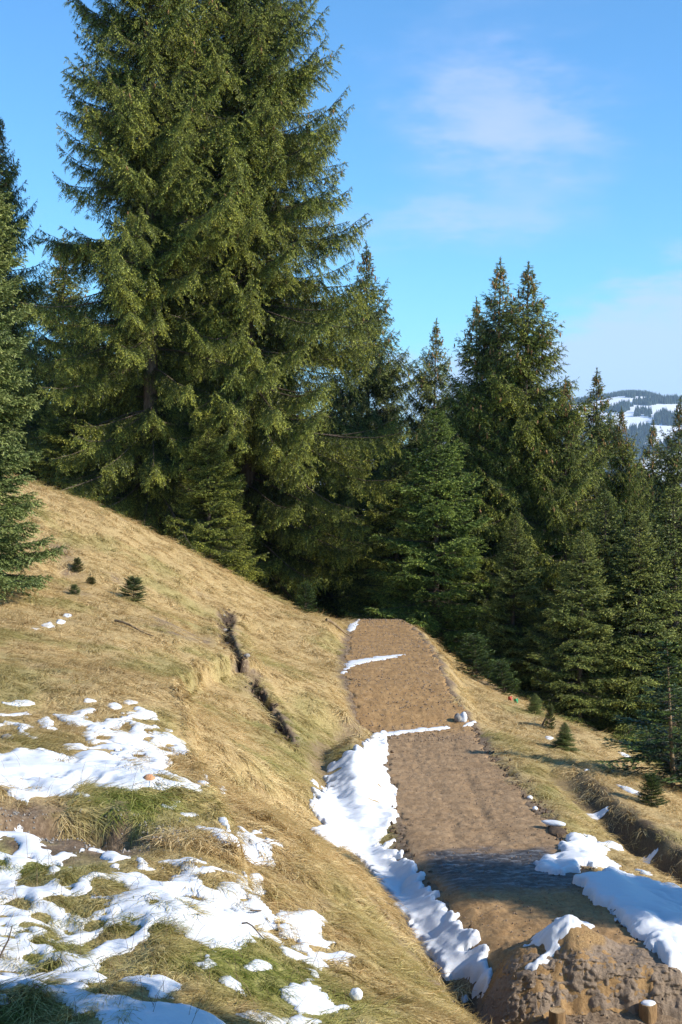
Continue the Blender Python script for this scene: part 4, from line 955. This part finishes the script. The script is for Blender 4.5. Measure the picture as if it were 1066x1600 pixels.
# dark earth clods round the mound, gully and trail edge: too many to count
def clods(n, fn, seed, name, m):
    rg = np.random.default_rng(seed); P = fn(rg, n); sz = P[:, 3]
    base = np.array([(1,0,0),(-1,0,0),(0,1,0),(0,-1,0),(0,0,1),(0,0,-1)], float)
    V = P[:, None, :3] + base[None] * sz[:, None, None] * rg.uniform(.6, 1.2, (n, 6, 1)) + rg.normal(0, .15, (n, 6, 3)) * sz[:, None, None]
    f = np.array([(0,2,4),(2,1,4),(1,3,4),(3,0,4),(2,0,5),(1,2,5),(3,1,5),(0,3,5)])[None] + (np.arange(n) * 6)[:, None, None]
    me = mesh_from(name, V.reshape(-1, 3), f.reshape(-1, 3), False); tag(link(name, me, m), kind='stuff')
def edge_clods(rg, n):
    y = rg.uniform(9.3, 21, n) ; side = rg.random(n) < .7; x = np.where(side, np.interp(y, *_PR), np.interp(y, *_PL)) + rg.normal(.03, .05, n) * np.where(side, 1, -1)
    return np.stack([x, y, H(x, y, False) + .004, rg.uniform(.006, .03, n) ** 1.0], 1)
def mound_clods(rg, n):
    x = rg.normal(1.25, .38, n); y = rg.normal(9.2, .16, n); left = rg.random(n) < .55; x = np.where(left, rg.normal(1.02, .14, n), x); y = np.where(left, rg.normal(9.45, .2, n), y)
    return np.stack([x, y, H(x, y, False) + .006, rg.uniform(.003, .015, n)], 1)
def gully_clods(rg, n):
    g = np.array(GULLY); t = rg.uniform(0, len(g) - 1.01, n); i = t.astype(int); p = g[i] * (1 - (t - i))[:, None] + g[i + 1] * (t - i)[:, None] + rg.normal(0, .07, (n, 2))
    return np.stack([p[:, 0], p[:, 1], H(p[:, 0], p[:, 1], False) + .01, rg.uniform(.01, .045, n)], 1)
def scarp_clods(rg, n):
    s = SCARPS[0]; x = rg.normal(s[0], .42, n); y = rg.normal(s[1], .22, n)
    return np.stack([x, y, H(x, y, True) + .004, rg.uniform(.003, .013, n)], 1)
clods(450, edge_clods, 1, 'trail_edge_rubble', m_clod); clods(500, mound_clods, 2, 'mound_rubble', m_mound)
clods(420, gully_clods, 3, 'gully_rubble', m_clod); clods(1500, scarp_clods, 4, 'scarp_gravel', m_stone)
def trail_grit(rg, n):
    y = rg.uniform(9.4, 33, n); x = rg.uniform(0, 1, n); x = np.interp(y, *_PL) * (1 - x) + np.interp(y, *_PR) * x
    return np.stack([x, y, H(x, y, False) + .006, rg.uniform(.003, .010, n) * (1 + (y > 20) * .8)], 1)
clods(5000, trail_grit, 5, 'trail_grit', m_mound)

def post(label, px, ptop, pbase, w, snow):
    p = cast([(px, pbase)])[0]; Y = p[1]; ztop = at(px, ptop, Y)[2]; hgt = ztop - p[2]; r = w / 2222 * Y / 2
    root = bpy.data.objects.new('wooden_post', None); COL.objects.link(root); root.location = (p[0], p[1], p[2]); tag(root, label, 'post', 'short wooden posts in front of the mound')
    a = np.arange(20) * 2 * math.pi / 20; zs = np.array([-.25, 0, hgt * .5, hgt - .006, hgt]); rs = np.array([1, 1, .98, .98, .93]) * r
    wob = 1 + .05 * np.sin(3 * a) + .03 * np.sin(7 * a + 1)
    V = np.stack([rs[:, None] * wob * np.cos(a), rs[:, None] * wob * np.sin(a), np.repeat(zs[:, None], 20, 1)], -1).reshape(-1, 3)
    f = np.array([[k * 20 + i, k * 20 + (i + 1) % 20, (k + 1) * 20 + (i + 1) % 20, (k + 1) * 20 + i] for k in range(4) for i in range(20)])
    link('shaft', mesh_from('shaft', V, f), m_post, root)
    m_end = bpy.data.materials.get('cut_wood') or bark_mat('cut_wood', (.30, .19, .09), (.48, .34, .19))
    V = np.concatenate([[[0, 0, hgt + .001]], np.stack([.93 * r * wob * np.cos(a), .93 * r * wob * np.sin(a), np.full(20, hgt + .0005)], -1)])
    f = np.array([[0, 1 + i, 1 + (i + 1) % 20] for i in range(20)]); link('cut_end', mesh_from('cut_end', V, f), m_end, root)
    if snow:
        rr2 = np.array([0, .3, .55, .7, .78]) * r; z2 = hgt + .002 + np.array([.014, .0135, .012, .008, 0])
        V = np.stack([rr2[:, None] * np.cos(a) * (1 + .12 * np.sin(2 * a + 1)), rr2[:, None] * np.sin(a) * (1 + .1 * np.sin(3 * a)), np.repeat(z2[:, None], 20, 1)], -1).reshape(-1, 3)
        f = np.array([[k * 20 + i, k * 20 + (i + 1) % 20, (k + 1) * 20 + (i + 1) % 20, (k + 1) * 20 + i] for k in range(4) for i in range(20)])
        link('snow_cap', mesh_from('snow_cap', V, f), m_snow, root)
post('short round wooden post with snow on its cut top, right of two', 1013, 1568, 1592, 28, True)
post('short round wooden post with bare pale cut end, left of two', 871, 1579, 1603, 26, False)

def stick(name, label, cat, pts, r, m, group=None):
    pts = np.array(pts, float); P0 = pts[:-1]; P1 = pts[1:]; n = len(P0); t = np.linspace(1, .45, n + 1)
    V, f = tubes(P0 - pts[0], P1 - pts[0], r * t[:-1], r * t[1:], 5)
    return tag(link(name, mesh_from(name, V, f), m, loc=pts[0]), label, cat, group)
def ground_stick(a, b, sag=.03):
    A, B = cast([a, b]); k = 6; P = A[None] * (1 - np.linspace(0, 1, k))[:, None] + B[None] * np.linspace(0, 1, k)[:, None]
    P[:, 2] = np.linspace(P[0, 2], P[-1, 2], k) + .05 + .02 * np.sin(np.arange(k) * 1.1); return P
stick('branch', 'long bare broken branch lying by the left side of the trail brow', 'branch', ground_stick((510,972),(546,996)), .035, m_twig)
stick('branch', 'pale thin broken branch lying on the left hillside', 'branch', ground_stick((180,975),(240,998)), .02, m_twig)
P = cast([(0, 1505)])[0]; stick('stick', 'dark thin stick standing at the left frame edge in near snow', 'stick', [P + np.array([-.03, 0, -.05]), P + np.array([0, 0, .03]), P + np.array([.035, .02, .10]), P + np.array([.05, .03, .16])], .006, m_bark)
stick('branch', 'thin dark twig on the snow sheet pointing to the slope edge', 'twig', ground_stick((392,1437),(460,1462)), .005, m_bark)
stick('branch', 'shorter dark twig on the snow sheet below the thin long one', 'twig', ground_stick((378,1458),(420,1480)), .005, m_bark)
stick('pole', 'short slanting dark stake beside the thin pale seedling', 'stake', [cast([(846,1136)])[0], cast([(846,1136)])[0] + np.array([.12, .05, .22])], .018, m_bark)
# small red and green flag tape
p = cast([(802, 1100)])[0]
def tape(name, off, c):
    m, nt, b = mat(name); b.inputs['Base Color'].default_value = (*c, 1); b.inputs['Roughness'].default_value = .5
    u, v = np.meshgrid(np.linspace(0, 1, 6), np.linspace(0, 1, 4)); X = (u - .5) * .07 + off[0]; Z = v * .07 + off[1]; Yq = .02 * np.sin(u * 6 + v * 3)
    V = np.stack([X, Yq, Z], -1).reshape(-1, 3); f = grid_faces(4, 6); V2 = V + np.array([0, .004, 0])
    return mesh_from(name, np.concatenate([V, V2]), np.concatenate([f, f[:, ::-1] + len(V)])), m
r = bpy.data.objects.new('marker_tape', None); COL.objects.link(r); r.location = (p[0], p[1], p[2] + .02); tag(r, 'small crumpled red and green marker tape in the dry grass', 'marker')
for nm, off, c in (('red_strip', (-.05, .04), (.40, .07, .04)), ('green_strip', (.05, .0), (.02, .25, .10))):
    me, m = tape(nm, off, c); link(nm, me, m, r)

# ------------------------------------------------------------------ grass: laid, combed tufts over the meadow
def tuft(seed, n, R, l0, l1, lean, wid):
    rg = np.random.default_rng(seed); Vs, Fs, Rn, Hg = [], [], [], []; K = 4
    a = rg.uniform(0, 6.28, n); rr = R * np.sqrt(rg.random(n)); bx = rr * np.cos(a); by = rr * np.sin(a); L = rg.uniform(l0, l1, n)
    yaw = rg.normal(0, .65, n); ln = np.clip(lean + rg.normal(0, .18, n), .1, 1.5)
    t = np.linspace(0, 1, K)
    for i in range(n):
        d = np.array([math.cos(yaw[i]), math.sin(yaw[i])]); th0 = max(.05, 1.25 - ln[i] * .75)
        th = th0 - t * ln[i] * 1.1; hx = np.concatenate([[0], np.cumsum(np.cos(th[:-1]))]) / (K - 1) * L[i]; hz = np.concatenate([[0], np.cumsum(np.sin(th[:-1]))]) / (K - 1) * L[i]
        hz = np.maximum(hz, 0.004 * t) - .012
        w = wid * rg.uniform(.6, 1.3) * (1 - t ** 1.5) + .0004; s = np.array([-d[1], d[0]])
        tw = rg.uniform(-.45, .45)
        cx = bx[i] + d[0] * hx; cy = by[i] + d[1] * hx
        A = np.stack([cx + s[0] * w / 2, cy + s[1] * w / 2, hz + tw * w / 2], -1); B = np.stack([cx - s[0] * w / 2, cy - s[1] * w / 2, hz - tw * w / 2], -1)
        o_ = i * 2 * K; Vs.append(np.concatenate([A, B])); Fs += [[o_ + k, o_ + k + 1, o_ + K + k + 1, o_ + K + k] for k in range(K - 1)]
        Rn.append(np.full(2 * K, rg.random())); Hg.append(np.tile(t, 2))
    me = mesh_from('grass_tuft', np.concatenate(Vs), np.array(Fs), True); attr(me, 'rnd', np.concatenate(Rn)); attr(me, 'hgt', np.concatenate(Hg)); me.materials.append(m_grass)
    return bpy.data.objects.new('grass_tuft', me)
gcol = bpy.data.collections.new('tufts')
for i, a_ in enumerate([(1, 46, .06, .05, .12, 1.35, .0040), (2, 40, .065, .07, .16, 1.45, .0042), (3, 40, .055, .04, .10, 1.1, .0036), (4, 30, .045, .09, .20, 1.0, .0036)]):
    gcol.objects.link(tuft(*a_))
def scatter():
    P = []
    rg = np.random.default_rng(99)
    for y0, y1, dens in ((4.6, 7, 560), (7, 9.5, 440), (9.5, 13, 330), (13, 18, 210), (18, 25, 130), (25, 36, 90)):
        x0, x1 = -.275 * y1 - .3, .275 * y1 + .3
        n = int((x1 - x0) * (y1 - y0) * dens); x = rg.uniform(x0, x1, n); y = rg.uniform(y0, y1, n); m = np.abs(x) < .27 * y + .5
        P.append(np.stack([x[m], y[m], np.full(m.sum(), math.sqrt(440 / dens))], -1))
    P = np.concatenate(P); x, y, sc = P.T
    so = soil_mask(x, y); gr = green_mask(x, y)
    k = (rg.random(len(x)) > so * 1.05) & (rg.random(len(x)) > .80 * soil_shade_mask(x, y)) & ~in_snow(x, y, .028)
    d = path_info(x, y)[0]; k &= ~((d > -.02 + .10 * rg.random(len(x)) ** 2) & (y > 9.2) & (y < 34)); k &= inside_soft(x, y + .20, SOIL[0], .15) < .25 + .6 * rg.random(len(x))
    k &= np.hypot((x - MX) / 1.0, (y - 9.4) / .7) > 1
    # snow always hides what is under it; snow bank sides too
    x, y, sc, so, gr = x[k], y[k], sc[k], so[k], gr[k]
    z = H(x, y); e = .08
    gxx = (H(x + e, y, False) - H(x - e, y, False)) / (2 * e); gyy = (H(x, y + e, False) - H(x, y - e, False)) / (2 * e)
    slope = np.arctan(np.hypot(gxx, gyy)); down = np.arctan2(-gyy, -gxx)
    steep = sm(.03, .25, slope)
    pref = -.75 + .9 * fbm(x, y, 1.1, 2, 71)
    dv = np.stack([np.cos(down) * steep + np.cos(pref) * (.7), np.sin(down) * steep + np.sin(pref) * .7], -1)
    yaw = np.arctan2(dv[:, 1], dv[:, 0]) + fbm(x, y, .35, 3, 72) * 1.6 + rg.normal(0, .3, len(x))
    tilt = np.arctan(-(gxx * np.cos(yaw) + gyy * np.sin(yaw)))
    roll = np.arctan(-gxx * np.sin(yaw) + gyy * np.cos(yaw))
    shelf = 1 - sm(9, 15, y)
    s = sc * rg.uniform(.7, 1.25, len(x)) * (.85 + .35 * shelf * sm(.0, .4, fbm(x, y, .45, 3, 73)))
    tone = np.clip(.62 + .55 * fbm(x, y, .5, 4, 74) + rg.normal(0, .12, len(x)), 0, 1)
    vid = np.where(rg.random(len(x)) < .30 * shelf, 3, rg.choice([0, 0, 1, 1, 2, 3], len(x)))
    return np.stack([x, y, z], -1), np.stack([roll, tilt, yaw], -1), s, vid, np.clip(gr + rg.normal(0, .10, len(x)), 0, 1), tone
co, rot, scl, vid, grn, tone = scatter()
print('tufts', len(co))
me = bpy.data.meshes.new('grass'); me.vertices.add(len(co)); me.vertices.foreach_set('co', co.astype(np.float32).ravel())
a = me.attributes.new('rot', 'FLOAT_VECTOR', 'POINT'); a.data.foreach_set('vector', rot.astype(np.float32).ravel())
attr(me, 'scl', scl); attr(me, 'green', grn); attr(me, 'tone', tone)
a = me.attributes.new('vid', 'INT', 'POINT'); a.data.foreach_set('value', vid.astype(np.int32))
go = link('grass', me); tag(go, kind='stuff')
ng = bpy.data.node_groups.new('scatter_grass', 'GeometryNodeTree')
ng.interface.new_socket('Geometry', in_out='INPUT', socket_type='NodeSocketGeometry'); ng.interface.new_socket('Geometry', in_out='OUTPUT', socket_type='NodeSocketGeometry')
gi = ng.nodes.new('NodeGroupInput'); gout = ng.nodes.new('NodeGroupOutput'); iop = ng.nodes.new('GeometryNodeInstanceOnPoints')
ci = ng.nodes.new('GeometryNodeCollectionInfo'); ci.inputs['Collection'].default_value = gcol; ci.inputs['Separate Children'].default_value = True; ci.inputs['Reset Children'].default_value = True
def nattr(nm, typ):
    q = ng.nodes.new('GeometryNodeInputNamedAttribute'); q.data_type = typ; q.inputs['Name'].default_value = nm; return q.outputs[0]
ng.links.new(gi.outputs[0], iop.inputs['Points']); ng.links.new(ci.outputs[0], iop.inputs['Instance']); iop.inputs['Pick Instance'].default_value = True
ng.links.new(nattr('vid', 'INT'), iop.inputs['Instance Index'])
e2r = ng.nodes.new('FunctionNodeEulerToRotation'); ng.links.new(nattr('rot', 'FLOAT_VECTOR'), e2r.inputs[0]); ng.links.new(e2r.outputs[0], iop.inputs['Rotation'])
ng.links.new(nattr('scl', 'FLOAT'), iop.inputs['Scale']); ng.links.new(iop.outputs[0], gout.inputs[0])
md = go.modifiers.new('scatter', 'NODES'); md.node_group = ng

# dry stalks standing in the snow and grass
def stalks():
    rg = np.random.default_rng(5); n = 260; y = rg.uniform(5.4, 10.5, n); x = rg.uniform(-.25, .02, n) * y
    A = np.stack([x, y, H(x, y) - .01], -1); l = rg.uniform(.06, .22, n); a_ = rg.uniform(0, 6.28, n); s = rg.uniform(.15, .8, n)
    D = np.stack([np.cos(a_) * s, np.sin(a_) * s, np.ones(n)], -1); D = unit(D); Bm = A + D * (l * .6)[:, None]; C = Bm + unit(D + np.stack([np.cos(a_), np.sin(a_), -.1 + 0 * a_], -1) * .3) * (l * .4)[:, None]
    V1, F1 = tubes(A, Bm, np.full(n, .0014), np.full(n, .0010), 3); V2, F2 = tubes(Bm, C, np.full(n, .0010), np.full(n, .0005), 3)
    tag(link('dry_stalks', mesh_from('dry_stalks', np.concatenate([V1, V2]), np.concatenate([F1, F2 + len(V1)])), m_twig), kind='stuff')
stalks()

# ------------------------------------------------------------------ air
lo = (-3600, -450, -360); hi = (3600, 6100, 320)
V = np.array([(x, y, z) for z in (lo[2], hi[2]) for y in (lo[1], hi[1]) for x in (lo[0], hi[0])], float)
Fh = np.array([[0, 2, 3, 1], [4, 5, 7, 6], [0, 1, 5, 4], [2, 6, 7, 3], [0, 4, 6, 2], [1, 3, 7, 5]])
m_h = bpy.data.materials.new('haze'); m_h.use_nodes = True; nt = m_h.node_tree; nt.nodes.clear()
pv = nt.nodes.new('ShaderNodeVolumePrincipled'); pv.inputs['Density'].default_value = HAZE = .00009; pv.inputs['Color'].default_value = (.55, .74, 1, 1)
ho = nt.nodes.new('ShaderNodeOutputMaterial'); nt.links.new(pv.outputs[0], ho.inputs['Volume'])
tag(link('haze', mesh_from('haze', V, Fh, False), m_h), kind='stuff')
bpy.context.view_layer.update()
